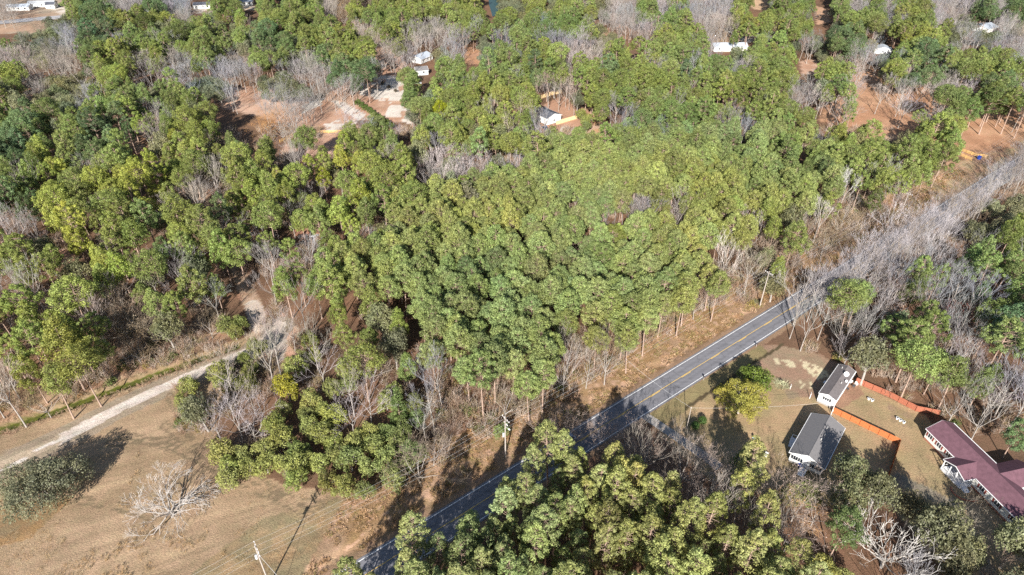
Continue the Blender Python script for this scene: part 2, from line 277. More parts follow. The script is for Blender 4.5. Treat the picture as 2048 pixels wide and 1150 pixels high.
hue = mixc(n, ramp(n, noise(n, .5, 4, .7, pos), (.4, .65, 0, .45)), at.outputs['Color'], mixc(n, 1., at.outputs['Color'], (.86, 1.02, .92), 'MULTIPLY'))
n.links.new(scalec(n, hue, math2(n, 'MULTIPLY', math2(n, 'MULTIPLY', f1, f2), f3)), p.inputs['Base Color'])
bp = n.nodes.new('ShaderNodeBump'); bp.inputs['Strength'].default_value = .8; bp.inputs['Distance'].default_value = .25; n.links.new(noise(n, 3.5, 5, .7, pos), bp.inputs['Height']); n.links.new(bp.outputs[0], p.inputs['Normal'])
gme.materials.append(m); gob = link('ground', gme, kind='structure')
# ---------------------------------------------------------------- road and markings
def ribbon(name, s0, s1, a0, a1, z, mat, step=6., taper=0):
    mb = MB(); a = a0
    while a < a1 - 1e-6:
        b = min(a1, a + step); P = [RP + RN * s0 + RD * a, RP + RN * s1 + RD * a, RP + RN * s1 + RD * b, RP + RN * s0 + RD * b]
        mb.face([(q[0], q[1], z) for q in P]); a = b
    return mb.build(name, mat, kind='structure')
m, n, p = nt('asphalt', .85, .25); pos = n.nodes.new('ShaderNodeNewGeometry').outputs['Position']; mp = n.nodes.new('ShaderNodeMapping'); mp.inputs['Rotation'].default_value = (0, 0, -math.radians(37.4)); mp.inputs['Scale'].default_value = (.05, 1.6, 1)
n.links.new(pos, mp.inputs[0]); w1 = ramp(n, noise(n, 1., 4, .55, mp.outputs[0]), (.3, .7, .86, 1.14)); w2 = ramp(n, noise(n, 14, 3, .6, pos), (.2, .8, .85, 1.15)); w3 = ramp(n, noise(n, .35, 5, .6, pos), (.3, .7, .9, 1.1))
sx = n.nodes.new('ShaderNodeSeparateXYZ'); mp2 = n.nodes.new('ShaderNodeMapping'); mp2.vector_type = 'POINT'; mp2.inputs['Rotation'].default_value = (0, 0, -math.radians(37.4)); n.links.new(pos, mp2.inputs[0]); n.links.new(mp2.outputs[0], sx.inputs[0])
cr0 = RP[1] * RD[0] - RP[0] * RD[1]; ly = math2(n, 'SUBTRACT', sx.outputs[1], cr0 - 1.0); wv = math2(n, 'COSINE', math2(n, 'MULTIPLY', ly, 2 * math.pi / 1.66), 0); w4 = ramp(n, wv, (-1, 1, .91, 1.07))
vo = n.nodes.new('ShaderNodeTexVoronoi'); vo.feature = 'DISTANCE_TO_EDGE'; vo.inputs['Scale'].default_value = .23; wp = n.nodes.new('ShaderNodeVectorMath'); wp.operation = 'ADD'; nz = n.nodes.new('ShaderNodeTexNoise'); nz.inputs['Scale'].default_value = .8; n.links.new(pos, nz.inputs['Vector']); n.links.new(pos, wp.inputs[0]); n.links.new(nz.outputs['Color'], wp.inputs[1]); n.links.new(wp.outputs[0], vo.inputs['Vector']); w5 = ramp(n, vo.outputs['Distance'], (0, .02, .72, 1))
n.links.new(scalec(n, (.162, .160, .176), math2(n, 'MULTIPLY', math2(n, 'MULTIPLY', math2(n, 'MULTIPLY', w1, w2), w3), math2(n, 'MULTIPLY', w4, w5))), p.inputs['Base Color']); M_ASPH = m
def paint(name, c, thr=.36):
    m, n, p = nt(name, .6, .3); pos = n.nodes.new('ShaderNodeNewGeometry').outputs['Position']
    f = ramp(n, noise(n, 5, 5, .75, pos), (thr, thr + .16, 0, 1)); n.links.new(mixc(n, f, (.26, .26, .27), c), p.inputs['Base Color']); return m
M_WLINE = paint('white road paint', (.80, .80, .80)); M_YLINE = paint('yellow road paint', (.72, .47, .10), .33)
ribbon('road', -.55, 7.25, -170, 430, .05, M_ASPH)
ribbon('left_edge_line', -.09, .09, -170, 430, .056, M_WLINE); ribbon('right_edge_line', 6.61, 6.79, -170, 430, .056, M_WLINE)
ribbon('centre_line', 3.22, 3.36, -170, 430, .056, M_YLINE)
mb = MB()
for a in np.arange(-168, 425, 12.0):
    P = [RP + RN * 3.45 + RD * a, RP + RN * 3.59 + RD * a, RP + RN * 3.59 + RD * (a + 3.6), RP + RN * 3.45 + RD * (a + 3.6)]; mb.face([(q[0], q[1], .056) for q in P])
mb.build('dashed_centre_line', M_YLINE, kind='structure')
def path(name, pts, w, z, mat, **pr):
    mb = MB(); L = []; 
    for i_, q in enumerate(pts):
        a = np.array(pts[max(0, i_ - 1)]); b = np.array(pts[min(len(pts) - 1, i_ + 1)]); d = (b - a) / np.linalg.norm(b - a); nn = np.array([d[1], -d[0]]) * w / 2; L.append((np.array(q) - nn, np.array(q) + nn))
    for (a, b), (c, d) in zip(L[:-1], L[1:]): mb.face([(*a, z), (*b, z), (*d, z), (*c, z)])
    return mb.build(name, mat, **pr)
M_CONC = simple('worn concrete', (.36, .335, .32), .9, .2, .25, 1.2, c2=(.27, .24, .21))
path('driveway', DRIVE, 2.5, .03, M_CONC, kind='structure')
path('ditch_water', DITCH, 1.5, -.78, simple('algae water', (.105, .115, .014), .35, .5, .3, 1.4, c2=(.06, .065, .02)), kind='structure')
pond = MB(); q = P2([(975, -30), (1010, -30), (1004, 6), (1003, 28), (985, 34), (978, 10)]); pond.face([(a, b, .35) for a, b in q]); q = P2([(1062, -20), (1090, -20), (1082, 8), (1068, 6)]); pond.face([(a, b, .35) for a, b in q])
pond.build('pond_water', simple('dark pond water', (.02, .05, .045), .45, .5, .1, .5), kind='structure')
mb = MB(); q = P2([(-400, 62), (0, 49), (100, 40), (200, 33), (330, 24), (330, 17), (200, 26), (100, 33), (0, 42), (-400, 54)]); h_ = len(q) // 2
for i_ in range(h_ - 1): mb.face([(*q[i_], .3), (*q[i_ + 1], .3), (*q[len(q) - 2 - i_], .3), (*q[len(q) - 1 - i_], .3)])
mb.build('far_road', simple('pale asphalt', (.34, .33, .34), .9, .2, .15, .3), kind='structure')
# ---------------------------------------------------------------- tree meshes (each built once, copied many times)
def leaves(puffs, per, size, up=.12, jitter=.45, flat=1., seed=0, shell=.62):
    """leaf-sized faces spread through round tufts; puffs = [(x, y, z, r)]"""
    R = np.random.default_rng(seed); P = np.repeat(np.array(puffs), per, axis=0); n = len(P)
    d = R.normal(size=(n, 3)); d[:, 2] += .35; d /= np.linalg.norm(d, axis=1)[:, None]
    rr = P[:, 3:4] * (shell + (1.04 - shell) * R.random((n, 1))); c = P[:, :3] + d * rr * np.array([1, 1, flat])
    nm = d + R.normal(size=(n, 3)) * jitter; nm[:, 2] += up; nm /= np.linalg.norm(nm, axis=1)[:, None]
    a = np.cross(nm, R.normal(size=(n, 3))); a /= np.linalg.norm(a, axis=1)[:, None]; b = np.cross(nm, a)
    s = size * (.6 + .8 * R.random((n, 1))); w = s * (.45 + .35 * R.random((n, 1)))
    k1 = (R.random((n, 1)) - .5) * .5
    V = np.stack([c - a * s * .5, c + b * w * .5 + a * s * k1, c + a * s * .5, c - b * w * .5 - a * s * k1], 1).reshape(-1, 3)
    return V, np.arange(n * 4).reshape(-1, 4)
def tubes(segs, sides=3):          # segs: (p0, p1, r0, r1) arrays -> one mesh of tapered limbs
    p0 = np.array([s[0] for s in segs], float); p1 = np.array([s[1] for s in segs], float); r0 = np.array([s[2] for s in segs])[:, None]; r1 = np.array([s[3] for s in segs])[:, None]
    d = p1 - p0; d /= np.maximum(np.linalg.norm(d, axis=1), 1e-6)[:, None]; ref = np.where(np.abs(d[:, 2:3]) < .9, [[0, 0, 1.]], [[1., 0, 0]])
    a = np.cross(d, ref); a /= np.linalg.norm(a, axis=1)[:, None]; b = np.cross(d, a); ring = []
    for p, r in ((p0, r0), (p1, r1)):
        for i in range(sides):
            t = 2 * math.pi * i / sides; ring.append(p + (a * math.cos(t) + b * math.sin(t)) * r)
    V = np.stack(ring, 1); n = len(segs); F = []
    base = (np.arange(n) * 2 * sides)[:, None]
    for i in range(sides):
        j = (i + 1) % sides; F.append(np.concatenate([base + i, base + j, base + sides + j, base + sides + i], 1))
    return V.reshape(-1, 3), np.concatenate(F, 0)
def join(parts):
    V, Fs, o = [], [], 0
    for v, f in parts: V.append(v); Fs.append(f + o); o += len(v)
    return np.concatenate(V), np.concatenate(Fs)
def unit(v): return v / max(np.linalg.norm(v), 1e-9)
def trunk_segs(h, r, lean, R, n=7, top=.25):
    pts = []; ox, oy = R.normal(size=2) * lean; bx, by = R.normal(size=2) * lean * .5
    for i in range(n + 1): t = i / n; pts.append(np.array([ox * t * t * h + bx * math.sin(t * 3) * 1., oy * t * t * h + by * math.sin(t * 3.), t * h]))
    return [(pts[i], pts[i + 1], r * (1 - (1 - top) * i / n) * (1.25 if i == 0 else 1), r * (1 - (1 - top) * (i + 1) / n)) for i in range(n)], pts
def pine(seed, h=18., r=3.6, base=.50, puffs=46, per=70, size=.42, dome=1., pr=(.75, 1.25), gaps=0., cone=0., asym=.12):
    R = np.random.default_rng(seed); segs, pts = trunk_segs(h * .95, .20 * h / 18, .02, R)
    top = pts[-1]; P = []; k = 0; as1, as2 = R.random() * 6.28, R.random() * 6.28
    while len(P) < puffs and k < 4000:
        k += 1; t = R.random() ** .8; z = h * (base + (1 - base) * t)
        prof = (1 - t ** (2.4 * dome)) ** .6 * (.55 + .45 * min(1, t * 3.)) if cone == 0 else (1 - t) * .9 + .1
        a = R.random() * 6.283; rad = r * (1 + asym * math.sin(a + as1) * .6 + asym * math.sin(3 * a + as2 + t * 4) * .7) * prof * (.45 + .55 * math.sqrt(R.random())); ir = int(t * (len(pts) - 1))
        ax = pts[min(len(pts) - 1, int((z / (h * .95)) * (len(pts) - 1)))]
        c = np.array([ax[0] + math.cos(a) * rad, ax[1] + math.sin(a) * rad, z - rad * .12]); q = R.uniform(*pr)
        if all(np.linalg.norm(c - o[:3]) > (.55 + gaps) * (q + o[3]) for o in P): P.append(np.array([*c, q]))
    P.append(np.array([top[0], top[1], h * .97, pr[0]])); limbs = []
    for p in P[::1]:
        zi = max(h * base * .9, p[2] - np.hypot(p[0], p[1]) * .35); ax = pts[min(len(pts) - 1, int(zi / (h * .95) * (len(pts) - 1)))]
        s = np.array([ax[0], ax[1], zi]); limbs.append((s, p[:3], .055, .02))
    for _ in range(7):               # dead stubs under the crown
        z = h * R.uniform(base * .55, base); a = R.random() * 6.28; ax = pts[int(z / (h * .95) * (len(pts) - 1))]; s = np.array([ax[0], ax[1], z]); limbs.append((s, s + np.array([math.cos(a), math.sin(a), .15]) * R.uniform(.6, 1.6), .035, .012))
    tr = join([tubes(segs, 7), tubes(limbs, 3)]); return tr, leaves(P, per, size, seed=seed)
def grow(R, p, d, L, r, depth, out, maxd, spread, upw, kids, minr, wig=.12):
    n = 3 if depth < 2 else 2; q = p; dd = d
    for i in range(n):
        dd = unit(dd + R.normal(size=3) * wig + np.array([0, 0, upw * .25])); e = q + dd * L / n
        ra = r * (1 - .45 * i / n); rb = r * (1 - .45 * (i + 1) / n); out[min(depth, maxd)].append((q, e, max(ra, minr), max(rb, minr))); q = e
        if depth < maxd and (i > 0 or depth == 0 and L < 5) :
            for _ in range(kids[depth] if i < n - 1 else kids[depth] + 1):
                a = R.random() * 6.28; perp = unit(np.cross(dd, [math.cos(a), math.sin(a), .3])); ang = spread * R.uniform(.6, 1.25)
                nd = unit(dd * math.cos(ang) + perp * math.sin(ang) + np.array([0, 0, upw * .3])); grow(R, q, nd, L * R.uniform(.5, .72), rb * .62, depth + 1, out, maxd, spread, upw, kids, minr, wig)
def bare(seed, h=15., stem=.34, spread=.55, upw=.35, r=.17, kids=(3, 2, 2, 2), minr=.013, maxd=4, limbs=6, wig=.12, stems=1, spreadout=.0):
    R = np.random.default_rng(seed); out = [[] for _ in range(maxd + 1)]
    for s in range(stems):
        o = np.zeros(3) if stems == 1 else np.array([math.cos(s * 2.4), math.sin(s * 2.4), 0]) * .35
        sg, pts = trunk_segs(h * stem, r if stems == 1 else r * .6, .03 + .05 * (stems > 1), R, 4, .65); sg = [(a + o, b + o, c, d) for a, b, c, d in sg]; out[0] += sg; top = pts[-1] + o
        for i in range(limbs):
            a = 6.283 * (i + R.random() * .7) / limbs; el = R.uniform(.5, 1.2) if i else 1.45; el -= spreadout
            d = np.array([math.cos(a) * math.cos(el), math.sin(a) * math.cos(el), math.sin(el)]); st = top - np.array([0, 0, 1]) * R.random() * h * stem * (.35 if i else 0)
            grow(R, st, d, h * (1 - stem) * R.uniform(.42, .6), r * .55, 1, out, maxd, spread, upw, kids, minr, wig)
    tr = join([tubes(out[0], 7), tubes(out[1], 5)]); tw = join([tubes(x, 3) for x in out[2:] if x]); ends = [e[1] for e in out[-1][::3]]
    return tr, tw, ends
def broad(seed, h=10., r=4.5, puffs=34, per=110, size=.36, pr=(.9, 1.6), base=.2, low=False, ragged=.25):
    R = np.random.default_rng(seed); P = []; k = 0
    while len(P) < puffs and k < 5000:
        k += 1; el = math.asin(R.uniform(-.25 if low else .0, 1)); a = R.random() * 6.283; f = R.uniform(.62, 1.) * (1 + ragged * math.sin(a * 3 + seed) * .5)
        zc = h * base + h * (1 - base) * .42; q = R.uniform(*pr)
        c = np.array([math.cos(a) * math.cos(el) * (r - q * .6) * f, math.sin(a) * math.cos(el) * (r - q * .6) * f, zc + math.sin(el) * (h - zc - q * .7) * f * (1 if el > 0 else 1.2)])
        if all(np.linalg.norm(c - o[:3]) > .5 * (q + o[3]) for o in P): P.append(np.array([*c, q]))
    for _ in range(puffs // 5): a = R.random() * 6.28; rr = R.random() * r * .5; P.append(np.array([math.cos(a) * rr, math.sin(a) * rr, h * R.uniform(.4, .7), pr[1]]))
    segs, pts = trunk_segs(h * .45, .028 * h, .03, R, 4, .7); limbs = [(pts[-1] - np.array([0, 0, R.random() * h * .15]), p[:3], .012 * h, .02) for p in P]
    return join([tubes(segs, 7), tubes(limbs, 4)]), leaves(P, per, size, up=.25, jitter=.75, seed=seed)
PROTO = {}                         # kind -> [(trunk mesh, crown mesh)]
def proto(kind, idx, tr, cr, barkm, crm, nm):
    PROTO.setdefault(kind, []).append((mesh_np(nm[0], *tr, barkm), mesh_np(nm[1], *cr, crm)))
for s in range(9): tr, cr = pine(s + 1, h=(17, 18, 19.5)[s % 3], r=(3.6, 4.5, 4.0, 3.3, 4.8, 3.8, 4.2, 3.4, 4.4)[s], base=(.44, .58, .5, .4, .64, .52, .46, .55, .6)[s], puffs=(50, 60, 46, 52, 58, 40, 56, 44, 52)[s], per=108, size=.34, dome=(.8, 1.3, .6, .5, 1.6, 1., .7, .5, 1.2)[s], pr=((.6, 1.1), (.8, 1.3), (.5, .95))[s % 3], gaps=(0, .05, .12)[s % 3], asym=.3); proto('P', s, tr, cr, M_PBARK, M_LEAF, ('trunk', 'crown'))
for s in range(5): tr, cr = pine(s + 31, r=3.8, base=.6, puffs=60, per=105, size=.31, dome=.8, pr=(.62, 1.05)); proto('K', s, tr, cr, M_PBARK, M_LEAF, ('trunk', 'crown'))
for s in range(6): tr, cr = pine(s + 51, h=18, r=2.7, base=.42, puffs=72, per=72, size=.25, dome=.9, pr=(.38, .7), gaps=.06); proto('Q', s, tr, cr, M_PBARK, M_LEAF, ('trunk', 'crown'))
for s in range(6):
    tr, tw, en = bare(s + 71, h=15 + s % 3, stem=(.32, .45, .5)[s % 3], spread=.5, upw=(.5, .35, .6)[s % 3], limbs=6, r=.15); proto('G', s, tr, tw, M_GBARK, M_TWIG, ('trunk', 'branches'))
for s in range(3):
    tr, tw, en = bare(s + 91, h=11, stem=.22, spread=.7, upw=.2, limbs=8, r=.14, wig=.2, kids=(3, 2, 2, 2)); lv = leaves([(*e, .45) for e in en[::4]], 3, .22, seed=s, jitter=1.); 
    proto('T', s, tr, join([tw, lv]), M_GBARK, M_TWIG, ('trunk', 'branches'))
for s in range(4): tr, cr = broad(s + 111, h=10, r=4.4); proto('O', s, tr, cr, M_GBARK, M_BROAD, ('trunk', 'crown'))
for s in range(5): tr, cr = broad(s + 131, h=6.2, r=2.9, puffs=26, per=95, size=.3, pr=(.55, 1.05), base=.05, low=True); proto('L', s, tr, cr, M_GBARK, M_BROAD, ('trunk', 'crown'))
for s in range(2): tr, cr = pine(s + 151, h=10, r=2.6, base=.06, puffs=60, per=70, size=.34, cone=1., pr=(.5, .9)); proto('C', s, tr, cr, M_PBARK, M_LEAF, ('trunk', 'crown'))
# ---------------------------------------------------------------- where the trees stand
LET = {'P': 'P', 'Y': 'P', 'D': 'P', 'K': 'K', 'Q': 'Q', 'G': 'G', 'T': 'T', 'R': 'T', 'O': 'O', 'L': 'L'}
ZC = {'P': 13., 'K': 13., 'Q': 13.5, 'G': 9.5, 'T': 7., 'O': 6.5, 'L': 3.6, 'C': 5.}
SP = {'P': 6.0, 'K': 5.0, 'Q': 3.4, 'G': 5.2, 'T': 4.8, 'O': 6.2, 'L': 3.9, 'C': 4.}
KIND = {'P': 'pine_tree', 'K': 'pine_tree', 'Q': 'pine_tree', 'C': 'pine_tree', 'G': 'bare_tree', 'T': 'bare_tree', 'O': 'broadleaf_tree', 'L': 'broadleaf_tree'}
TINT = {'P': (.182, .232, .070), 'D': (.118, .175, .076), 'Y': (.235, .285, .065), 'K': (.225, .272, .096), 'Q': (.262, .30, .115), 'G': (.315, .29, .28), 'T': (.27, .21, .155), 'R': (.36, .20, .09), 'O': (.165, .18, .105), 'L': (.205, .245, .085), 'C': (.17, .22, .07)}
trees = []                         # dict(k=kind letter, l=map letter, x, y, s, sz, rz, tint, label)
hashg = {}
def near(x, y, rad):
    i, j = int(x // 6), int(y // 6)
    for a in range(i - 1, i + 2):
        for b in range(j - 1, j + 2):
            for (u, v, w) in hashg.get((a, b), ()):
                if (u - x) ** 2 + (v - y) ** 2 < ((w + rad) / 2) ** 2: return True
    return False
def put(k, l, x, y, s=1., sz=None, rz=None, tint=None, label=None, sp=None, v=None, tilt=(0, 0)):
    rz = random.random() * 6.283 if rz is None else rz; t = np.array(TINT[l] if tint is None else tint)
    if tint is None:
        q = vnoise(np.array([x]), np.array([y]), 38, 61)[0] - .5; t = t * (1 + random.gauss(0, .15)) * np.array([1 + q * .34 + random.gauss(0, .05), 1 + q * .12, 1 - q * .2 + random.gauss(0, .06)])
    trees.append(dict(k=k, l=l, x=x, y=y, s=s, sz=s if sz is None else sz, rz=rz, tint=[float(a) for a in t], label=label, v=random.randrange(len(PROTO[k])) if v is None else v, tilt=tilt))
    hashg.setdefault((int(x // 6), int(y // 6)), []).append((x, y, SP[k] * s if sp is None else sp))
def atp(k, l, px, py, s=1., sz=None, base=False, **kw):   # crown centre (or base) seen at photo pixel
    x, y = G(px, py, 0 if base else ZC[k] * (s if sz is None else sz)); put(k, l, x, y, s, sz, **kw)
# trees read one by one from the photograph
A = atp
A('T', 'T', 345, 1032, 1.0, 1.0, base=True, sp=18, tint=(.50, .46, .43), v=0, label='low wide leafless tree alone in the tan field'); trees[-1]['big'] = 'fieldtree'
A('O', 'O', 70, 960, 1., 1., sp=17, v=0, tint=(.17, .18, .115), label='big spreading evergreen oak shading the sandy lane at the left edge'); trees[-1]['big'] = 'leftoak'
A('L', 'Y', 1482, 805, 1., 1., sp=12, v=1, tint=(.29, .28, .06), label='large round yellow green tree on the lawn beside the road'); trees[-1]['big'] = 'yardtree'
A('L', 'L', 1518, 758, 1.45, 1.35, sp=7, v=2, tint=(.115, .165, .03), label='green round tree touching the big yellow green tree at the driveway'); A('L', 'L', 1500, 748, 1.1, 1.1, sp=3, v=3, tint=(.11, .16, .03), label='smaller green tree just behind the yard tree by the road')
A('G', 'G', 1449, 520, 1.15, 1.1, v=0, tint=(.62, .56, .52), label='tall white barked leafless tree arching over the roadside pines'); A('G', 'G', 1605, 590, 1.1, 1.15, v=1, tint=(.56, .52, .5), label='tall leafless tree where the road runs under the canopy')
A('G', 'G', 1690, 385, 1.1, 1.2, v=2, tint=(.6, .57, .56), label='slender pale leafless tree at the edge of the pine stand, upper right'); A('G', 'G', 1640, 440, 1., 1.1, v=2, tint=(.55, .5, .47), label='leafless tree with leaning trunks left of the slender pale tree')
A('P', 'P', 1985, 205, 1.5, 1.18, v=2, tint=(.10, .14, .045), label='wide crowned lone pine with a bare leaning trunk above the blue bin', sp=14)
A('T', 'R', 535, 242, 1.15, 1.1, tint=(.42, .22, .09), v=1, label='rust brown tree beside the clearing, upper left'); A('P', 'Y', 877, 222, .85, .9, tint=(.25, .29, .02), label='bright lime yellow pine right of the clearing'); A('P', 'Y', 645, 350, .8, .85, tint=(.21, .24, .03), label='bright yellow pine in the mixed wood, left of centre')
A('T', 'R', 1930, 632, .9, 1., tint=(.36, .13, .11), v=2, label='reddish budding tree among grey bare trees at the right edge')
A('L', 'Y', 572, 770, 1.25, 1.5, tint=(.26, .25, .035), v=0, label='yellow leaved tree in the copse left of the pines', sp=6)
A('G', 'G', 1790, 1085, 1.1, .85, v=3, tint=(.66, .62, .58), sp=13, label='big white leafless tree at the bottom right corner'); trees[-1]['big'] = 'whitetree'
A('L', 'L', 1497, 925, 1.35, 1.5, v=1, tint=(.13, .165, .06), label='round pale green tree below the yard', sp=6)
A('C', 'C', 797, 815, 1., 1.15, v=0, label='cone shaped green conifer beside grey bare trees'); A('C', 'C', 1660, 905, .01, .01, v=0); trees.pop()
for px, py, s in ((640, 735, .95), (735, 800, 1.05), (700, 830, .9), (470, 835, .95), (455, 800, .9), (500, 850, .8), (520, 815, .8), (430, 850, .8)): A('G', 'G', px, py, s, s * .8, tint=(.44, .39, .40), v=random.randrange(2), label='grey leafless tree in the copse beside the field')
for px, py in ((1220, 860), (1252, 868), (1270, 905), (1300, 900), (1330, 925), (1235, 895), (1125, 850), (1150, 858), (1290, 880), (1095, 845)): A('T', 'T', px, py, .8, .8, tint=(.40, .31, .26))
for px, py in ((1433, 935), (1405, 905), (1450, 965), (1390, 985), (1420, 1000), (1560, 985), (1600, 1000), (1640, 1010), (1560, 1040), (1585, 1060)): A('T', 'T', px, py, .95, 1.0, tint=(.38, .30, .26))
A('T', 'R', 1565, 1020, 1., 1., tint=(.45, .28, .15), label='orange brown leafy tree among bare trees, lower right')
for px, py in ((1802, 200), (1840, 190), (1870, 170), (1900, 175), (1760, 195), (1700, 150), (1720, 135), (1695, 225), (1620, 190), (1640, 205), (1860, 235), (1925, 195), (1812, 150), (1880, 205)): A('G', 'G', px, py, 1.15, .9, tint=(.50, .44, .40), v=random.randrange(3), sp=8)
for px, py in ((1075, 185), (1098, 172), (1120, 170), (1140, 180), (1150, 195), (1060, 235), (1140, 165)): A('G', 'G', px, py, .8, 1.1, tint=(.42, .33, .28), v=random.choice((1, 2)), sp=3.5)
for px, py in ((880, 335), (895, 320), (910, 345), (925, 325), (935, 350), (905, 365), (885, 360), (960, 330), (975, 340), (865, 330)): A('G', 'G', px, py, .8, 1., tint=(.58, .50, .49), v=random.choice((1, 2)), sp=3)
for px, py in ((1200, 410), (1215, 412), (1232, 415), (1248, 418), (1268, 420), (1285, 425), (1345, 440), (1335, 432), (1478, 420), (1485, 440), (1130, 395), (1150, 400), (1520, 455)): A('G', 'G', px, py, .7, .8, tint=(.60, .53, .51), v=random.choice((1, 2)), sp=3)
for px, py in ((1800, 470), (1830, 460), (1760, 480), (1790, 500), (1730, 500), (1850, 440), (1820, 500), (1760, 530), (1720, 540), (1880, 470), (1870, 500), (1780, 445)): A('G', 'G', px, py, 1.1, .95, tint=(.56, .51, .52), v=random.randrange(3), sp=5)
for t_ in np.linspace(0, 1, 9): A('L', 'L', 716 + 64 * t_, 203 + 46 * t_, .75, .6, tint=(.10, .15, .035), sp=3, label='green evergreen in the hedge row across the clearing')
for px, py in ((765, 163), (777, 170), (791, 178)): A('L', 'L', px, py + 2, .5, .35, tint=(.12, .10, .07), sp=2, label='low dark bush in a row of three in the clearing')
for al_t in list(np.arange(52, 158, 3.6)) + list(np.arange(180, 262, 3.2)):
    for off in (9.8, 14.5):
        q = RP + RN * (off + random.uniform(-1, 1)) + RD * (al_t + random.uniform(-1.5, 1.5))
        if al_t < 60 and off > 10: continue
        if random.random() < .8: put('G', 'G', float(q[0]), float(q[1]), random.uniform(.75, 1.1), random.uniform(.85, 1.25), tint=[(.40, .37, .385), (.33, .30, .31), (.28, .23, .19)][random.randrange(3)], sp=4)
# the rest: darts thrown over the wood, kept where the crown map says a crown of that kind is seen
EXCL = [[(1296, 822), (1420, 745), (1512, 696), (1620, 715), (1700, 760), (1850, 830), (1900, 900), (2000, 1010), (1880, 1000), (1790, 985), (1600, 1000), (1540, 960), (1420, 930), (1330, 880)], [(1180, 900), (1300, 830), (1420, 940), (1400, 960)], [(1840, 840), (2100, 960), (2200, 1250), (2120, 1200), (1960, 1030), (1830, 900)]]
def darts(kind, n, letters, x0=-520, x1=520, y0=48, y1=700):
    xs = rng.uniform(x0, x1, n); ys = y0 + (y1 - y0) * rng.random(n) ** 1.05; px, py = proj(xs, ys, ZC[kind]); sc = rng.uniform(.74, 1.2, n) if kind != 'K' else rng.uniform(.88, 1.12, n)
    ce = cell(px, py); ok = (px > -130) & (px < 2180) & (py > -70) & (py < 1290); ok &= np.isin(ce, [ord(c) for c in letters])
    sd, al = road_sd(xs, ys); ok &= ~((sd > -1.5) & (sd < (7.9 if kind == 'Q' else 8.3))); ok &= polydist(xs, ys, LANE) > 3; ok &= polydist(xs, ys, DRIVE) > 2.2; ok &= polydist(xs, ys, DITCH) > 2.2; ok &= polydist(xs, ys, DRIVE2) > 2
    gx_, gy_ = proj(xs, ys, 0); rr = {'P': 3.6, 'K': 3.0, 'Q': 2., 'O': 3.4, 'G': 3.2, 'T': 2.6, 'L': 2.}[kind]; hh = {'P': 19, 'K': 18, 'Q': 18, 'O': 10, 'G': 14, 'T': 10, 'L': 6}[kind]
    for dx, z_ in ((0, 21),) if kind == 'Q' else () if kind == 'L' else ((-rr, ZC[kind]), (rr, ZC[kind]), (0, hh)): q = proj(xs + dx, ys, z_); ok &= cell(q[0], q[1]) != ord('.')
    for e in EXCL: ok &= ~inpoly(gx_, gy_, e)
    for i_ in np.nonzero(ok)[0]:
        x, y = float(xs[i_]), float(ys[i_])
        if near(x, y, SP[kind] * .93): continue
        l = chr(ce[i_]); s = float(sc[i_]); far = min(1.12, max(1., (y - 250) / 1400 + 1))
        v = None
        if kind == 'P' and l == 'P' and random.random() < .16:
            if random.random() < .55: put('O', 'O', x, y, s * 1.0, s * 1.45, sp=5.5)
            else: put('G', 'G', x, y, s * .95, s * 1.05, sp=5)
            continue
        put(kind, l, x, y, s * far, s * random.uniform(.92, 1.08) * (.98 if kind in 'PK' else 1.4 if kind == 'O' and y < 115 else 1), v=v, sp=SP[kind] * .93 * far)
darts('L', 40000, 'L', -120, 130, 50, 180); darts('P', 170000, 'PYD'); darts('K', 90000, 'K', -150, 200, 90, 330); darts('Q', 40000, 'Q', -70, 120, 40, 115); darts('O', 60000, 'O'); darts('O', 9000, 'O', 20, 130, 45, 110)
darts('G', 150000, 'G'); darts('G', 40000, 'G', -130, 160, 50, 180); darts('T', 90000, 'TR'); darts('T', 30000, 'TR', -130, 160, 50, 180); darts('L', 40000, 'L')
print('trees', len(trees), {k: sum(t['k'] == k for t in trees) for k in 'PKQCGTOL'})
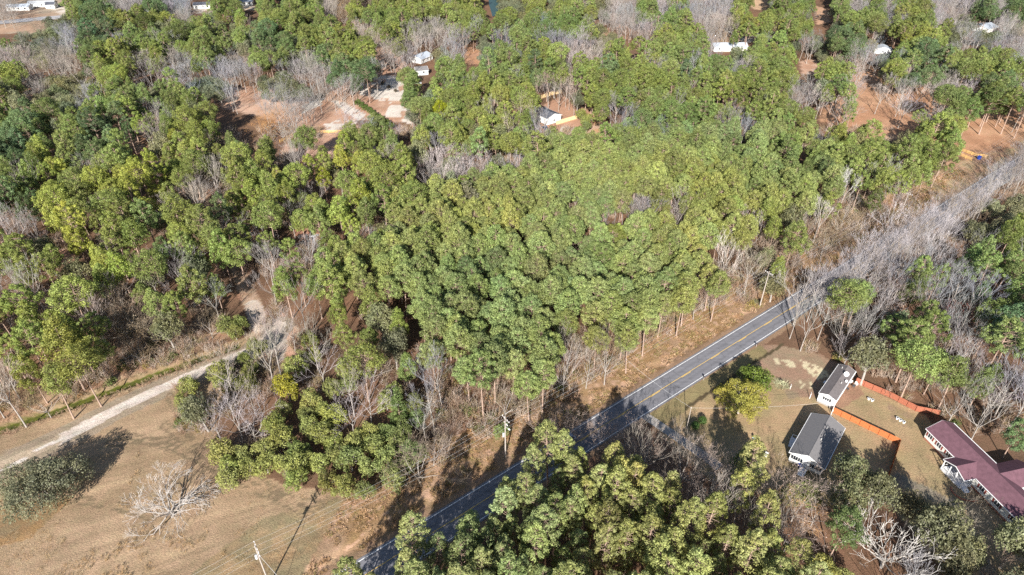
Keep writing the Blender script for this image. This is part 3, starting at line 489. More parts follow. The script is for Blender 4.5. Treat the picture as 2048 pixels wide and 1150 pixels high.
# under-storey: grey saplings and bare stems along the stand's edges come from the 's' cells as brush below
# ---------------------------------------------------------------- single trees and the uncountable rest
def scatter(name, label, cat, P, var, scl, rot, tint, protos):
    """one object: a mesh of points whose geometry nodes set one of the prototype meshes on each point"""
    me = bpy.data.meshes.new(name); me.vertices.add(len(P)); me.vertices.foreach_set('co', np.asarray(P, np.float32).ravel())
    for nm, ty, arr in (('var', 'INT', np.asarray(var, np.int32)), ('scl', 'FLOAT_VECTOR', np.asarray(scl, np.float32)), ('rot', 'FLOAT_VECTOR', np.asarray(rot, np.float32)), ('tint', 'FLOAT_VECTOR', np.asarray(tint, np.float32))):
        a = me.attributes.new(nm, ty, 'POINT'); a.data.foreach_set('value' if ty == 'INT' else 'vector', arr.ravel())
    o = link(name, me, kind='stuff', label=label, category=cat)
    ng = bpy.data.node_groups.new(name, 'GeometryNodeTree'); ng.interface.new_socket('Geometry', in_out='INPUT', socket_type='NodeSocketGeometry'); ng.interface.new_socket('Geometry', in_out='OUTPUT', socket_type='NodeSocketGeometry')
    gi = ng.nodes.new('NodeGroupInput'); go = ng.nodes.new('NodeGroupOutput'); jn = ng.nodes.new('GeometryNodeJoinGeometry')
    def attr(nm, ty): a = ng.nodes.new('GeometryNodeInputNamedAttribute'); a.data_type = ty; a.inputs[0].default_value = nm; return a.outputs[0]
    av, as_, ar = attr('var', 'INT'), attr('scl', 'FLOAT_VECTOR'), attr('rot', 'FLOAT_VECTOR')
    for i, ps in enumerate(protos):
        c = ng.nodes.new('FunctionNodeCompare'); c.data_type = 'INT'; c.operation = 'EQUAL'; ng.links.new(av, c.inputs[2]); c.inputs[3].default_value = i
        for po in ps:
            oi = ng.nodes.new('GeometryNodeObjectInfo'); oi.transform_space = 'ORIGINAL'; oi.inputs['Object'].default_value = po; oi.inputs['As Instance'].default_value = True
            ip = ng.nodes.new('GeometryNodeInstanceOnPoints'); ng.links.new(gi.outputs[0], ip.inputs['Points']); ng.links.new(c.outputs[0], ip.inputs['Selection']); ng.links.new(oi.outputs['Geometry'], ip.inputs['Instance'])
            ng.links.new(as_, ip.inputs['Scale']); ng.links.new(ar, ip.inputs['Rotation']); ng.links.new(ip.outputs[0], jn.inputs[0])
    ng.links.new(jn.outputs[0], go.inputs[0]); md = o.modifiers.new('scatter', 'NODES'); md.node_group = ng; return o
def zone_name(px, py):
    x, y = G(px, py, 6); sd, al = (x - RP[0]) * RN[0] + (y - RP[1]) * RN[1], 0
    if sd > 7:
        if px > 1540 and py < 900: return 'wood behind the fenced yards'
        return 'grove below the road'
    if py < 150: return 'far woods'
    if px < 560 and py > 600: return 'wood along the ditch'
    if py > 640 and px < 900: return 'copse beside the tan field'
    if px > 1620 and py < 330: return 'wood around the right clearing'
    if px > 560 and px < 1100 and py < 340: return 'wood around the left clearing'
    if px < 620: return 'wood left of the sandy track'
    if sd > -22: return 'roadside edge of the pine stand'
    return 'big pine stand above the road'
WORD = {'P': 'mid green', 'Y': 'yellow green', 'D': 'dark green', 'K': 'light green', 'Q': 'young pale green', 'C': 'cone shaped green', 'G': 'grey leafless', 'T': 'tan leafless', 'R': 'rust brown', 'O': 'olive green', 'L': 'bushy green'}
NOUN = {'pine_tree': 'pine', 'bare_tree': 'tree', 'broadleaf_tree': 'evergreen tree'}; CAT = {'pine_tree': 'pine tree', 'bare_tree': 'bare tree', 'broadleaf_tree': 'evergreen tree'}
MARKS = [(1095, 235, 'bright white house'), (842, 115, 'oak shaded pale house'), (1135, 870, 'pale blue car'), (1660, 760, 'mobile home'), (1630, 880, 'grey roofed house'), (1960, 950, 'maroon roofed house'), (1485, 800, 'yellow green yard tree'), (1011, 880, 'pole with the lamp'), (1519, 580, 'pole by the road'), (505, 1100, 'pole in the field'), (1800, 400, 'pole at upper right'), (340, 1000, 'bare field tree'), (75, 940, 'big evergreen oak'), (530, 240, 'rust brown tree'), (775, 215, 'left clearing'), (1800, 200, 'right clearing'), (1470, 70, 'brown clearing'), (1985, 215, 'big lone pine'), (995, 15, 'pond'), (80, 35, 'top left field'), (915, 340, 'bare thicket at centre'), (1240, 415, 'pale thicket in the pines'), (1449, 510, 'arching white tree'), (1690, 385, 'slender pale tree'), (510, 560, 'sandy track bend'), (280, 300, 'dark red gap'), (620, 460, 'half hidden cars'), (200, 770, 'green ditch'), (415, 735, 'lane end'), (540, 690, 'shaded sandy junction'), (572, 770, 'yellow leaved tree'), (797, 815, 'cone shaped conifer'), (1930, 632, 'reddish budding tree'), (1300, 720, 'road middle'), (1024, 575, 'photo centre'), (0, 575, 'left edge midpoint'), (2048, 575, 'right edge midpoint'), (1024, 0, 'top edge midpoint'), (1024, 1150, 'bottom edge midpoint'), (2048, 1150, 'bottom right corner'), (2048, 0, 'top right corner'), (0, 400, 'left edge upper third'), (1970, 52, 'pale house in bare trees'), (1893, 118, 'pine hidden pale house'), (645, 350, 'bright yellow pine'), (877, 222, 'lime yellow pine'), (1790, 1085, 'big white tree'), (1497, 925, 'round pale green tree'), (400, 370, 'left pine belt'), (1350, 1100, 'young pines at bottom'), (720, 600, 'tall trunks left of centre'), (1700, 600, 'pines beyond the road'), (120, 540, 'small red clearing'), (700, 60, 'upper left pines'), (1300, 200, 'upper middle pines')]
ORD = ['nearest', 'second nearest', 'third nearest', 'fourth nearest', 'fifth nearest', 'sixth nearest', 'seventh nearest', 'eighth nearest', 'ninth nearest', 'tenth nearest', 'eleventh nearest', 'twelfth nearest', 'thirteenth nearest', 'fourteenth nearest', 'fifteenth nearest', 'sixteenth nearest', 'seventeenth nearest', 'eighteenth nearest']
POOL = {}
def place_label(what, px, py):
    d, mx, my, nm = min((math.hypot(px - m[0], (py - m[1]) * 1.4), m[0], m[1], m[2]) for m in MARKS); a = math.degrees(math.atan2(my - py, px - mx)) % 360
    w = ['right of', 'upper right of', 'above', 'upper left of', 'left of', 'lower left of', 'below', 'lower right of'][int((a + 22.5) // 45) % 8]
    if d < 22: w = 'right beside'
    key = (what, w, nm); POOL[key] = POOL.get(key, 0) + 1; k_ = POOL[key] - 1
    return '%s %s the %s, %s such' % (what, w, nm, ORD[k_] if k_ < len(ORD) else 'another farther') 
# two special bare trees get wider crowns of their own
tr, tw, en = bare(201, h=11, stem=.16, spread=.62, upw=.12, limbs=11, r=.32, wig=.24, kids=(3, 3, 3, 2), minr=.02, spreadout=.25); SPECIAL = {'fieldtree': (mesh_np('trunk', *tr, M_GBARK), mesh_np('branches', *tw, M_TWIG))}
tr, tw, en = bare(207, h=15, stem=.2, spread=.5, upw=.3, limbs=9, r=.28, wig=.2, kids=(3, 3, 2, 2), minr=.024, spreadout=.1); SPECIAL['whitetree'] = (mesh_np('trunk', *tr, M_GBARK), mesh_np('branches', *tw, M_TWIG))
tr, cr = broad(211, h=9.8, r=8.6, puffs=110, per=150, size=.32, pr=(1., 1.8), base=.04, low=True, ragged=.3); SPECIAL['leftoak'] = (mesh_np('trunk', *tr, M_GBARK), mesh_np('crown', *cr, M_BROAD))
tr, cr = broad(213, h=9.5, r=6.4, puffs=110, per=130, size=.26, pr=(.6, 1.15), base=.08, low=True, ragged=.15); SPECIAL['yardtree'] = (mesh_np('trunk', *tr, M_GBARK), mesh_np('crown', *cr, M_BROAD))
for t in trees:
    x, y, s = t['x'], t['y'], t['s']; px, py = proj(x, y, ZC[t['k']] * t['sz']); t['px'], t['py'] = px, py
    d = math.sqrt(x * x + y * y + 110 ** 2); t['vis'] = (-25 < px < 2073 and -15 < py < 1165); t['rank'] = s / d * (1 if t['vis'] else 0) + (10 if t['label'] else 0)
PROTO_OBJ = {}; used = {}
groups = {}
for kind in ('pine_tree', 'bare_tree', 'broadleaf_tree'):
    L = sorted([t for t in trees if KIND[t['k']] == kind], key=lambda t: -t['rank']); ind = [t for t in L[:298] if t['vis'] or t['label']]; rest = L[len(ind):]
    need = {(t['k'], t['v']) for t in rest if t['vis']} - {(t['k'], t['v']) for t in ind}
    ks = {}
    for t in rest:
        if (t['k'], t['v']) in need and t['vis'] and (t['k'], t['v']) not in ks: ks[(t['k'], t['v'])] = t
    if ks: ind = ind[:298 - len(ks)] if len(ind) + len(ks) > 298 else ind; ind += list(ks.values()); ids = {id(t) for t in ind}; rest = [t for t in L if id(t) not in ids]
    first = {}; ind.sort(key=lambda t: min(math.hypot(t['px'] - m[0], (t['py'] - m[1]) * 1.4) for m in MARKS))
    for t in ind:
        zn = zone_name(t['px'], t['py']); lb = t['label']
        if not lb or lb in used: lb = place_label('%s %s' % (WORD[t['l']], NOUN[kind]), t['px'], t['py'])
        used[lb] = 1; grp = {'pine_tree': 'pines', 'bare_tree': 'leafless trees', 'broadleaf_tree': 'evergreen trees'}[kind] + ' in the ' + zn
        root = empty(kind, t['x'], t['y'], -.15, t['rz'], label=lb, category=CAT[kind], group=grp); t['ax'] = random.uniform(.88, 1.14) if 'big' not in t else 1.; root.scale = (t['s'] * t['ax'], t['s'] / t['ax'], t['sz']); root.rotation_euler = (random.gauss(0, .035), random.gauss(0, .035), t['rz'])
        ms = SPECIAL[t['big']] if 'big' in t else PROTO[t['k']][t['v']]
        for me in ms:
            key = (me.name, id(me))
            if me not in first: o = bpy.data.objects.new(me.name.split('.')[0], me); first[me] = o
            else: o = first[me].copy()
            COL.objects.link(o); o.parent = root; o['tint'] = t['tint']
        if 'big' not in t and (t['k'], t['v']) not in PROTO_OBJ: PROTO_OBJ[(t['k'], t['v'])] = [c for c in root.children]
    keys = sorted(k for k in PROTO_OBJ if KIND[k[0]] == kind); ki = {k: i for i, k in enumerate(keys)}; rest = [t for t in rest if (t['k'], t['v']) in ki]
    nm = {'pine_tree': 'pine_woodland', 'bare_tree': 'leafless_woodland', 'broadleaf_tree': 'evergreen_undergrowth'}[kind]
    lb = {'pine_tree': 'uncounted green pines of the woods stretching away to the top of the photo', 'bare_tree': 'uncounted grey and tan leafless trees mixed through the farther woods', 'broadleaf_tree': 'uncounted olive evergreen trees and tall bushes among the farther pines'}[kind]
    scatter(nm, lb, 'woodland', [(t['x'], t['y'], -.15) for t in rest], [ki[(t['k'], t['v'])] for t in rest], [(t['s'] * random.uniform(.88, 1.14), t['s'], t['sz']) for t in rest], [(random.gauss(0, .035), random.gauss(0, .035), t['rz']) for t in rest], [t['tint'] for t in rest], [PROTO_OBJ[k] for k in keys])
    print(kind, len(ind), 'single', len(rest), 'rest')
# ---------------------------------------------------------------- brush, saplings and tall grass (nobody could count these)
def brushmesh(seed, n, h, rad, r0, lean, blades=0, leafy=0):
    R = np.random.default_rng(seed); sg = []
    for i in range(n):
        a = R.random() * 6.28; q = rad * math.sqrt(R.random()) * .5; p = np.array([math.cos(a) * q, math.sin(a) * q, -.1]); d = unit(np.array([math.cos(a) * lean, math.sin(a) * lean, 1]) + R.normal(size=3) * .18); L = h * R.uniform(.5, 1)
        m = p + d * L * .55; e = m + unit(d + R.normal(size=3) * .35) * L * .5; sg += [(p, m, r0, r0 * .8), (m, e, r0 * .8, r0 * .4)]
        for _ in range(3 if not blades else 0): s = p + (m - p) * R.uniform(.4, 1.); sg.append((s, s + unit(d + R.normal(size=3) * .7) * L * .35, r0 * .6, r0 * .3))
    V, Fq = tubes(sg, 3)
    if leafy: lv = leaves([(*(s[1]), .25) for s in sg[1::3]], leafy, .17, jitter=1., seed=seed); V, Fq = join([(V, Fq), lv])
    return V, Fq
def pts_where(mask_fn, n, box):
    xs = rng.uniform(box[0], box[1], n); ys = rng.uniform(box[2], box[3], n); px, py = proj(xs, ys, 0.5); sd, al = road_sd(xs, ys)
    ok = mask_fn(xs, ys, px, py, sd, al) & ~((sd > -1.3) & (sd < 8.2)); ok &= polydist(xs, ys, LANE) > 2.6; ok &= polydist(xs, ys, DITCH) > 1.0; return xs[ok], ys[ok]
def ground_z(x, y): return -.05
def lay(name, label, cat, protos, xs, ys, smin, smax, tints, mat, ntone=6, zs=1., conv=None):
    """the first clump of each sort stays an own thing; the rest are laid out as one object"""
    po = []
    for i, (v, f) in enumerate(protos):
        o = link(name[1], mesh_np(name[1], v, f, mat)); q_ = proj(xs[i], ys[i], .5); o['label'] = place_label(conv, float(q_[0]), float(q_[1])); o['category'] = name[1].replace('_', ' '); o['group'] = name[2]
        o.location = (xs[i], ys[i], -.05); o['tint'] = [float(a) for a in tints[0]]; po.append([o])
    k = len(protos); xs, ys = xs[k:], ys[k:]; n = len(xs); s = rng.uniform(smin, smax, n); t = np.array(tints)[rng.integers(0, len(tints), n)] * rng.uniform(.75, 1.25, (n, 1))
    scatter(name[0], label, cat, np.stack([xs, ys, np.full(n, -.05)], 1), rng.integers(0, k, n), np.stack([s, s, s * rng.uniform(.7, 1.2, n) * zs], 1), np.stack([np.zeros(n), np.zeros(n), rng.uniform(0, 6.28, n)], 1), t, po)
order = lambda xs, ys: np.argsort(np.hypot(proj(xs, ys, 0)[0] - 1024, proj(xs, ys, 0)[1] - 700))
is_s = lambda px, py: np.isin(cell(px, py), [ord('s')])
woodcell = lambda px, py: np.isin(cell(px, py), [ord(c) for c in 'PKYDGTROLhs'])
clear = lambda x, y: vnoise(x, y, 5, 71) > .38
# low red-brown brush on the verge and in the clear strip by the wood
f = lambda x, y, px, py, sd, al: (inpoly(px, py, VERGE) & (sd < -2.2) & (sd > -26) & (vnoise(x, y, 3.4, 72) > .3))
xs, ys = pts_where(f, 70000, (-60, 190, 55, 270))
lay(('verge_brush', 'brush_clump', 'brush on the road verge'), 'dry red brown brush and dead weeds covering the verge between road and pines', 'brush', [brushmesh(s + 301, 16, .75, .9, .024, .55, leafy=2 * (s % 2)) for s in range(4)], xs, ys, .6, 1.25, [(.42, .27, .16), (.36, .22, .12), (.30, .19, .09), (.30, .25, .10), (.50, .34, .22)], M_DRY, conv='dry brown brush clump')
# taller twiggy saplings and vines under and in front of the stand edge
f = lambda x, y, px, py, sd, al: (is_s(px, py) | (inpoly(px, py, [(860, 720), (1060, 760), (1230, 690), (1420, 570), (1560, 520), (1760, 380), (1780, 420), (1640, 560), (1540, 580), (1400, 620), (1240, 720), (1080, 800), (980, 880), (880, 850)]) & (vnoise(x, y, 4, 73) > .3)) | (woodcell(px, py) & (vnoise(x, y, 7, 74) > .62))) & (sd < -6) | (woodcell(px, py) & (sd > 11) & (vnoise(x, y, 5, 75) > .5) & (px > 1500) & (py < 900) & ~inpoly(px, py, YARD))
xs, ys = pts_where(f, 60000, (-160, 200, 60, 300)); ok = ~inpoly(*proj(xs, ys, 0), YARD); xs, ys = xs[ok], ys[ok]
lay(('sapling_thicket', 'sapling', 'saplings under the pines'), 'thicket of thin leafless saplings and vines under and along the edge of the pines', 'thicket', [brushmesh(s + 321, 8, 3.6, 1.3, .035, .18, leafy=0) for s in range(4)], xs, ys, .55, 1.25, [(.42, .33, .26), (.36, .25, .18), (.33, .21, .15), (.45, .38, .33), (.30, .24, .13)], M_DRY, conv='thin leafless sapling clump')
# leafy low bushes: olive and gold, in the same edges
f = lambda x, y, px, py, sd, al: (is_s(px, py) & (vnoise(x, y, 4, 76) > .48)) & (np.abs(sd - 3) > 7)
xs, ys = pts_where(f, 16000, (-170, 200, 60, 280)); ok = ~inpoly(*proj(xs, ys, 0), YARD); xs, ys = xs[ok], ys[ok]
lay(('low_bush_cover', 'low_bush', 'low bushes along the wood edge'), 'low olive and golden bushes filling the edge of the wood', 'bushes', [leaves([(0, 0, .6, .8), (.6, .3, .5, .6), (-.5, .4, .4, .6), (.1, -.6, .4, .6)], 70, .24, jitter=.9, seed=s + 341) for s in range(3)], xs, ys, .6, 1.5, [(.13, .15, .05), (.24, .19, .06), (.30, .17, .08), (.16, .15, .08), (.10, .13, .04)], M_DRY, conv='low leafy bush')
# tall straw coloured grass in the field
f = lambda x, y, px, py, sd, al: inpoly(px, py, FIELD) & (sd < -8) & (vnoise(x, y, 2.6, 77) * .5 + vnoise(x, y, 9, 78) * .5 + np.clip((py - 1080) / 500, -.3, .16) + np.clip((px - 500) / 1600, -.08, .08) > .50) & (py > 900) & (py < 1220) & (px > -60)
xs, ys = pts_where(f, 26000, (-120, 5, 55, 110))
lay(('field_grass', 'grass_tuft', 'grass tufts in the field'), 'tufts of tall straw coloured grass scattered over the tan field', 'grass', [brushmesh(s + 361, 14, .75, .45, .014, .25, blades=1) for s in range(3)], xs, ys, .35, .95, [(.52, .36, .20), (.46, .30, .15), (.42, .32, .19), (.50, .40, .27)], M_DRY, conv='straw coloured grass tuft')
f = lambda x, y, px, py, sd, al: (polydist(x, y, DITCH) > 1.3) & (polydist(x, y, DITCH) < 3.8) & (px < 440)
xs, ys = pts_where(f, 9000, (-150, -70, 85, 150))
lay(('ditch_reeds', 'reed_tuft', 'reeds along the ditch'), 'dry pinkish tan reeds lining both banks of the green ditch', 'reeds', [brushmesh(s + 371, 12, .9, .6, .018, .35, blades=1) for s in range(2)], xs, ys, .5, 1.1, [(.46, .31, .22), (.40, .26, .18), (.44, .34, .22)], M_DRY, conv='dry reed tuft')
# ---------------------------------------------------------------- houses
WHITE = simple('white siding', (.80, .80, .78), .6, .3, .05, 1.); CREAM = simple('cream siding', (.74, .73, .68), .7, .3, .06, 1.)
TRIM = simple('white trim', (.86, .86, .86), .5, .3, .03, 2); DARKG = simple('dark window glass', (.03, .035, .045), .12, .6, .1, 1); FR = simple('window frame', (.82, .82, .82), .5, .3, .03, 1)
GREYR = simple('grey shingles', (.155, .15, .155), .92, .15, .16, 2.2, c2=(.185, .175, .175)); BROWNR = simple('brown grey shingles', (.175, .155, .155), .92, .15, .16, 1.5, c2=(.13, .115, .115)); REDR = simple('maroon shingles', (.155, .08, .10), .92, .15, .22, 1.1, c2=(.115, .06, .075))
SHUT = simple('dark shutter', (.05, .05, .055), .6, .3, .1, 2); REDS = simple('brick red shutter', (.24, .06, .05), .6, .3, .1, 2); METALR = simple('pale metal roof', (.42, .46, .52), .45, .4, .12, .6); TINR = simple('grey far roof', (.33, .34, .36), .85, .2, .12, .8)
BRICK = simple('brick', (.36, .15, .10), .9, .2, .3, 6); CONC = simple('concrete', (.5, .49, .47), .9, .2, .12, 2); DECKW = simple('white porch boards', (.74, .74, .76), .7, .2, .08, 3); FDN = simple('grey foundation', (.30, .29, .28), .9, .1, .15, 2); DOORM = simple('white door', (.7, .7, .7), .5, .3, .05, 1)
def xf(px, py, z=0): return G(px, py, z)
def win(root, face, u, z, w, h, D, shutters=None, panes=2, glass=None, off=0.):
    """a window on face x0/x1/y0/y1 of a box D=(x0,x1,y0,y1): frame part with pane sub-part, shutters as parts"""
    x0, x1, y0, y1 = D; sg = -1 if face[1] == '0' else 1; w0 = {'x0': x0, 'x1': x1, 'y0': y0, 'y1': y1}[face] + off
    def bx(mb, a0, a1, z0, z1, d0, d1):
        p, q = sorted((w0 + sg * d0, w0 + sg * d1))
        mb.box(a0, a1, p, q, z0, z1) if face[0] == 'y' else mb.box(p, q, a0, a1, z0, z1)
    fr = MB(); t = .07; bx(fr, u - w / 2 - t, u + w / 2 + t, z - t, z, .003, .07); bx(fr, u - w / 2 - t, u + w / 2 + t, z + h, z + h + t, .003, .07); bx(fr, u - w / 2 - t, u - w / 2, z, z + h, .003, .07); bx(fr, u + w / 2, u + w / 2 + t, z, z + h, .003, .07)
    for i in range(1, panes): c = u - w / 2 + w * i / panes; bx(fr, c - .03, c + .03, z, z + h, .003, .06)
    f = fr.build('window', FR, root); pn = MB(); bx(pn, u - w / 2 + .002, u + w / 2 - .002, z + .002, z + h - .002, .006, .03); pn.build('pane', glass or DARKG, f)
    if shutters:
        for s in (-1, 1): sh = MB(); c = u + s * (w / 2 + t + .22); bx(sh, c - .2, c + .2, z - .05, z + h + .05, .003, .045); sh.build('shutter', shutters, root)
def door(root, face, u, z, w, h, D, mat=None):
    x0, x1, y0, y1 = D; sg = -1 if face[1] == '0' else 1; w0 = {'x0': x0, 'x1': x1, 'y0': y0, 'y1': y1}[face]; p, q = sorted((w0 + sg * .003, w0 + sg * .06)); mb = MB()
    mb.box(u - w / 2, u + w / 2, p, q, z, z + h) if face[0] == 'y' else mb.box(p, q, u - w / 2, u + w / 2, z, z + h); d = mb.build('door', mat or DOORM, root)
    hb = MB(); p, q = sorted((w0 + sg * .062, w0 + sg * .12)); a = u + w * .36
    hb.box(a - .03, a + .03, p, q, z + .95, z + 1.03) if face[0] == 'y' else hb.box(p, q, a - .03, a + .03, z + .95, z + 1.03); hb.build('handle', SHUT, d)
def roof_gable(root, L, Wd, ez, rz, o, mat, x0=0, y0=0, fascia=TRIM, name='roof'):
    a, b = x0 - o, x0 + L + o; c0, c1, cm = y0 - o, y0 + Wd + o, y0 + Wd / 2; k = (rz - ez) / (Wd / 2 + o); t = .14; mb = MB()
    mb.prism([(c0, ez), (cm, rz), (c1, ez), (c1, ez - t), (cm, rz - t), (c0, ez - t)], 'x', a, b); r = mb.build(name, mat, root)
    cap = MB(); cap.prism([(cm - .16, rz - .16 * k + .012), (cm, rz + .03), (cm + .16, rz - .16 * k + .012)], 'x', a + .02, b - .02); cap.build('ridge_cap', mat, r)
    fs = MB(); fs.box(a, b, c0 - .09, c0 - .002, ez - t - .04, ez - .01).box(a, b, c1 + .002, c1 + .09, ez - t - .04, ez - .01)
    for e, f in ((a - .05, a - .003), (b + .003, b + .05)): fs.prism([(c0, ez - t - .03), (cm, rz - t - .03), (c1, ez - t - .03), (c1, ez - .01), (cm, rz - .01), (c0, ez - .01)], 'x', e, f)
    fs.build('fascia', fascia, root); return r
def walls_gable(root, L, Wd, ez, rz, mat, x0=0, y0=0, z0=.45, found=FDN):
    mb = MB(); cm = y0 + Wd / 2; mb.prism([(y0, z0), (y0 + Wd, z0), (y0 + Wd, ez - .16), (cm, rz - .17), (y0, ez - .16)], 'x', x0, x0 + L); w = mb.build('wall', mat, root)
    fd = MB(); fd.box(x0 + .05, x0 + L - .05, y0 + .05, y0 + Wd - .05, -.3, z0 - .003); fd.build('foundation', found, root); return w
def house(name, x, y, ang, label, cat='house', **p): return empty(name, x, y, .02, ang, label=label, category=cat, **p)
# grey-roofed white house with screened gable porch
h = house('house', 68.3, 93.5, math.atan2(12.1, 9.6), 'white house with grey shingle roof and screened gable porch inside the wood fence')
L, Wd, o = 15.4, 7.75, .35; D = (o, L - o, o, Wd - o); walls_gable(h, L - 2 * o, Wd - 2 * o, 3.0, 4.65, WHITE, o, o, .5); rf = roof_gable(h, L - 2 * o, Wd - 2 * o, 3.0, 4.65, o, GREYR, o, o)
for a, b in ((11.0, 3.2), (8.6, 2.9), (6.6, 3.2)): v = MB(); zz = 3.0 + 1.65 * b / (Wd / 2); v.tube((a, b, zz - .1), (a, b, zz + .45), .09, .09, 8).tube((a, b, zz + .45), (a, b, zz + .52), .14, .14, 8); v.build('roof_vent', CONC, rf)
for c in (1.85, 5.9): win(h, 'x0', c, 1.35, 2.5, 1.15, D, panes=5)
door(h, 'x0', 3.88, .5, .95, 2.05, D, DECKW)
for u in (3.2, 7.2, 11.2): win(h, 'y1', u, 1.35, 1.1, 1.3, D); win(h, 'y0', u, 1.35, 1.1, 1.3, D)
win(h, 'x1', 2.2, 1.35, 1.0, 1.2, D); win(h, 'x1', 5.4, 1.35, 1.0, 1.2, D)
st = MB(); n_ = 4
for i in range(n_): st.box(o - .55 - .6 * (i + 1) + .3, o - .25 - .6 * i, 3.2, 4.55, 0, .5 - .12 * i)
st.build('front_steps', DECKW, h); pr = MB()
for yy in (3.15, 4.6): pr.beam((o - .1, yy, 1.45), (o - 2.5, yy, .95), .07, .07); [pr.beam((xx, yy, 0), (xx, yy, 1.4 - .2 * k), .07, .07) for k, xx in enumerate((o - .3, o - 1.4, o - 2.5))]
pr.build('step_railing', TRIM, h)
dk = MB(); dk.box(5.6, 7.6, Wd - o + .01, Wd + 1.35, .35, .5); [dk.box(a, a + .1, b, b + .1, -.1, .35) for a in (5.65, 7.45) for b in (Wd + .1, Wd + 1.2)]
for i in range(3): dk.box(5.6 - .32 * (i + 1), 5.6 - .32 * i, Wd + .1, Wd + 1.2, 0, .38 - .12 * i)
dk.build('side_deck', DECKW, h); rl = MB(); 
for a in (6.1, 6.6, 7.1, 7.55): rl.beam((a, Wd + 1.3, .5), (a, Wd + 1.3, 1.4), .06, .06)
rl.beam((5.6, Wd + 1.3, 1.4), (7.6, Wd + 1.3, 1.4), .08, .06).beam((7.57, Wd, 1.4), (7.57, Wd + 1.3, 1.4), .06, .08).beam((5.6, Wd + 1.3, .95), (7.6, Wd + 1.3, .95), .06, .05).build('deck_railing', TRIM, h)
# white mobile home with brown-grey roof
h = house('mobile_home', 79.4, 114.4, math.atan2(10.6, 9.3), 'narrow white mobile home with brown grey roof and satellite dish at the wood fence', 'mobile home')
L, Wd, o = 14.2, 4.25, .12; D = (o, L - o, o, Wd - o); walls_gable(h, L - 2 * o, Wd - 2 * o, 3.0, 3.75, WHITE, o, o, .6); rf = roof_gable(h, L - 2 * o, Wd - 2 * o, 3.0, 3.75, o, BROWNR, o, o)
win(h, 'x0', 2.1, 1.7, .95, .85, D, SHUT); [win(h, 'y1', u, 1.5, .9, 1., D) for u in (2.5, 6, 11.5)]; door(h, 'y1', 8.6, .6, .9, 2., D); [win(h, 'y0', u, 1.5, .9, 1., D) for u in (2.5, 9.5, 12)]; door(h, 'y0', 7.2, .6, .9, 2., D)
gt = MB(); gt.box(0, L, -.22, -.1, 2.86, 3.0); gt.build('gutter', TRIM, h)
for a, b in ((12.4, 3.0), (6.5, 1.2)): v = MB(); zz = 3.0 + .75 * (1 - abs(b - Wd / 2) / (Wd / 2)); v.tube((a, b, zz - .1), (a, b, zz + .4), .08, .08, 8).tube((a, b, zz + .4), (a, b, zz + .46), .13, .13, 8); v.build('roof_vent', CONC, rf)
st = MB(); [st.box(8.1, 9.1, Wd - o + .01 + .3 * i, Wd - o + .31 + .3 * i, 0, .55 - .15 * i) for i in range(4)]; st.build('entry_steps', DECKW, h)
# dish and mast on the mobile home's roof
ang = math.atan2(10.6, 9.3); ca_, sa_ = math.cos(ang), math.sin(ang)
def onhome(a, b): return (79.4 + ca_ * a - sa_ * b, 114.4 + sa_ * a + ca_ * b)
def dish(a, b, z, r, lab):
    x, y = onhome(a, b); t = empty('satellite_dish', x, y, z, 0, label=lab, category='satellite dish'); mb = MB(); mb.tube((0, 0, -.15), (0, 0, .5), .035, .035, 8); mb.tube((0, 0, .05), (.25, .25, -.02), .02).build('mount', FR, t)
    mb = MB(); n = 18; d = Vector((-.25, -.75, .6)).normalized(); e = d.cross(Vector((0, 0, 1))).normalized(); g = d.cross(e); c0 = Vector((0, 0, .55))
    for j in range(5):
        for i in range(n): q = 2 * math.pi * i / n; rr = r * j / 4; mb.v.append(tuple(c0 + e * rr * math.cos(q) + g * rr * math.sin(q) + d * (.22 * (j / 4) ** 2 * r)))
    for j in range(4):
        for i in range(n): mb.f.append((j * n + i, j * n + (i + 1) % n, (j + 1) * n + (i + 1) % n, (j + 1) * n + i))
    mb.build('reflector', TRIM, t); mb = MB(); mb.tube(c0 - g * r * .9 * (1 if g.z > 0 else -1), c0 + d * r * .95, .018); mb.tube(c0 + d * r * .9, c0 + d * r * 1.1, .05, .05, 8).build('feed_arm', SHUT, t)
dish(10.2, 1.3, 3.45, .62, 'large round white satellite dish on the mobile home roof'); dish(8.0, .45, 3.12, .3, 'small white satellite dish at the eave of the mobile home roof')
# maroon-roofed ranch house
an = math.atan2(-.974, .225); h = house('ranch_house', 96.6, 105.4, an, 'long cream ranch house with maroon shingle roof, porch and red shutters at the right edge')
L, Wd, o = 31., 7.6, .3; D = (o, L - o, o, Wd - o); walls_gable(h, L - 2 * o, Wd - 2 * o, 3.0, 4.9, CREAM, o, o, .5, BRICK); roof_gable(h, L - 2 * o, Wd - 2 * o, 3.0, 4.9, o, REDR, o, o)
for u in (1.6, 4.3, 7.1): win(h, 'y0', u, 1.35, 1.15, 1.25, D, REDS)
for u in (16.6, 20.5, 24.5): win(h, 'y0', u, 1.35, 1.2, 1.25, D, REDS)
for u in (3, 9, 15): win(h, 'y1', u, 1.35, 1.1, 1.2, D)
win(h, 'x0', 3.8, 1.35, 1.1, 1.2, D)
pg = MB(); pg.prism([(8.7, 3.02), (11.7, 4.25), (14.7, 3.02), (14.7, 2.9), (11.7, 4.13), (8.7, 2.9)], 'y', -2.9, 2.9); pg.build('porch_roof', REDR, h)
pf = MB(); pf.prism([(8.7, 2.86), (11.7, 4.08), (14.7, 2.86), (14.7, 3.04), (11.7, 4.27), (8.7, 3.04)], 'y', -2.96, -2.905); pf.box(8.62, 8.698, -2.9, .2, 2.84, 3.03).box(14.702, 14.78, -2.9, -.3, 2.84, 3.03); pf.build('porch_fascia', TRIM, h)
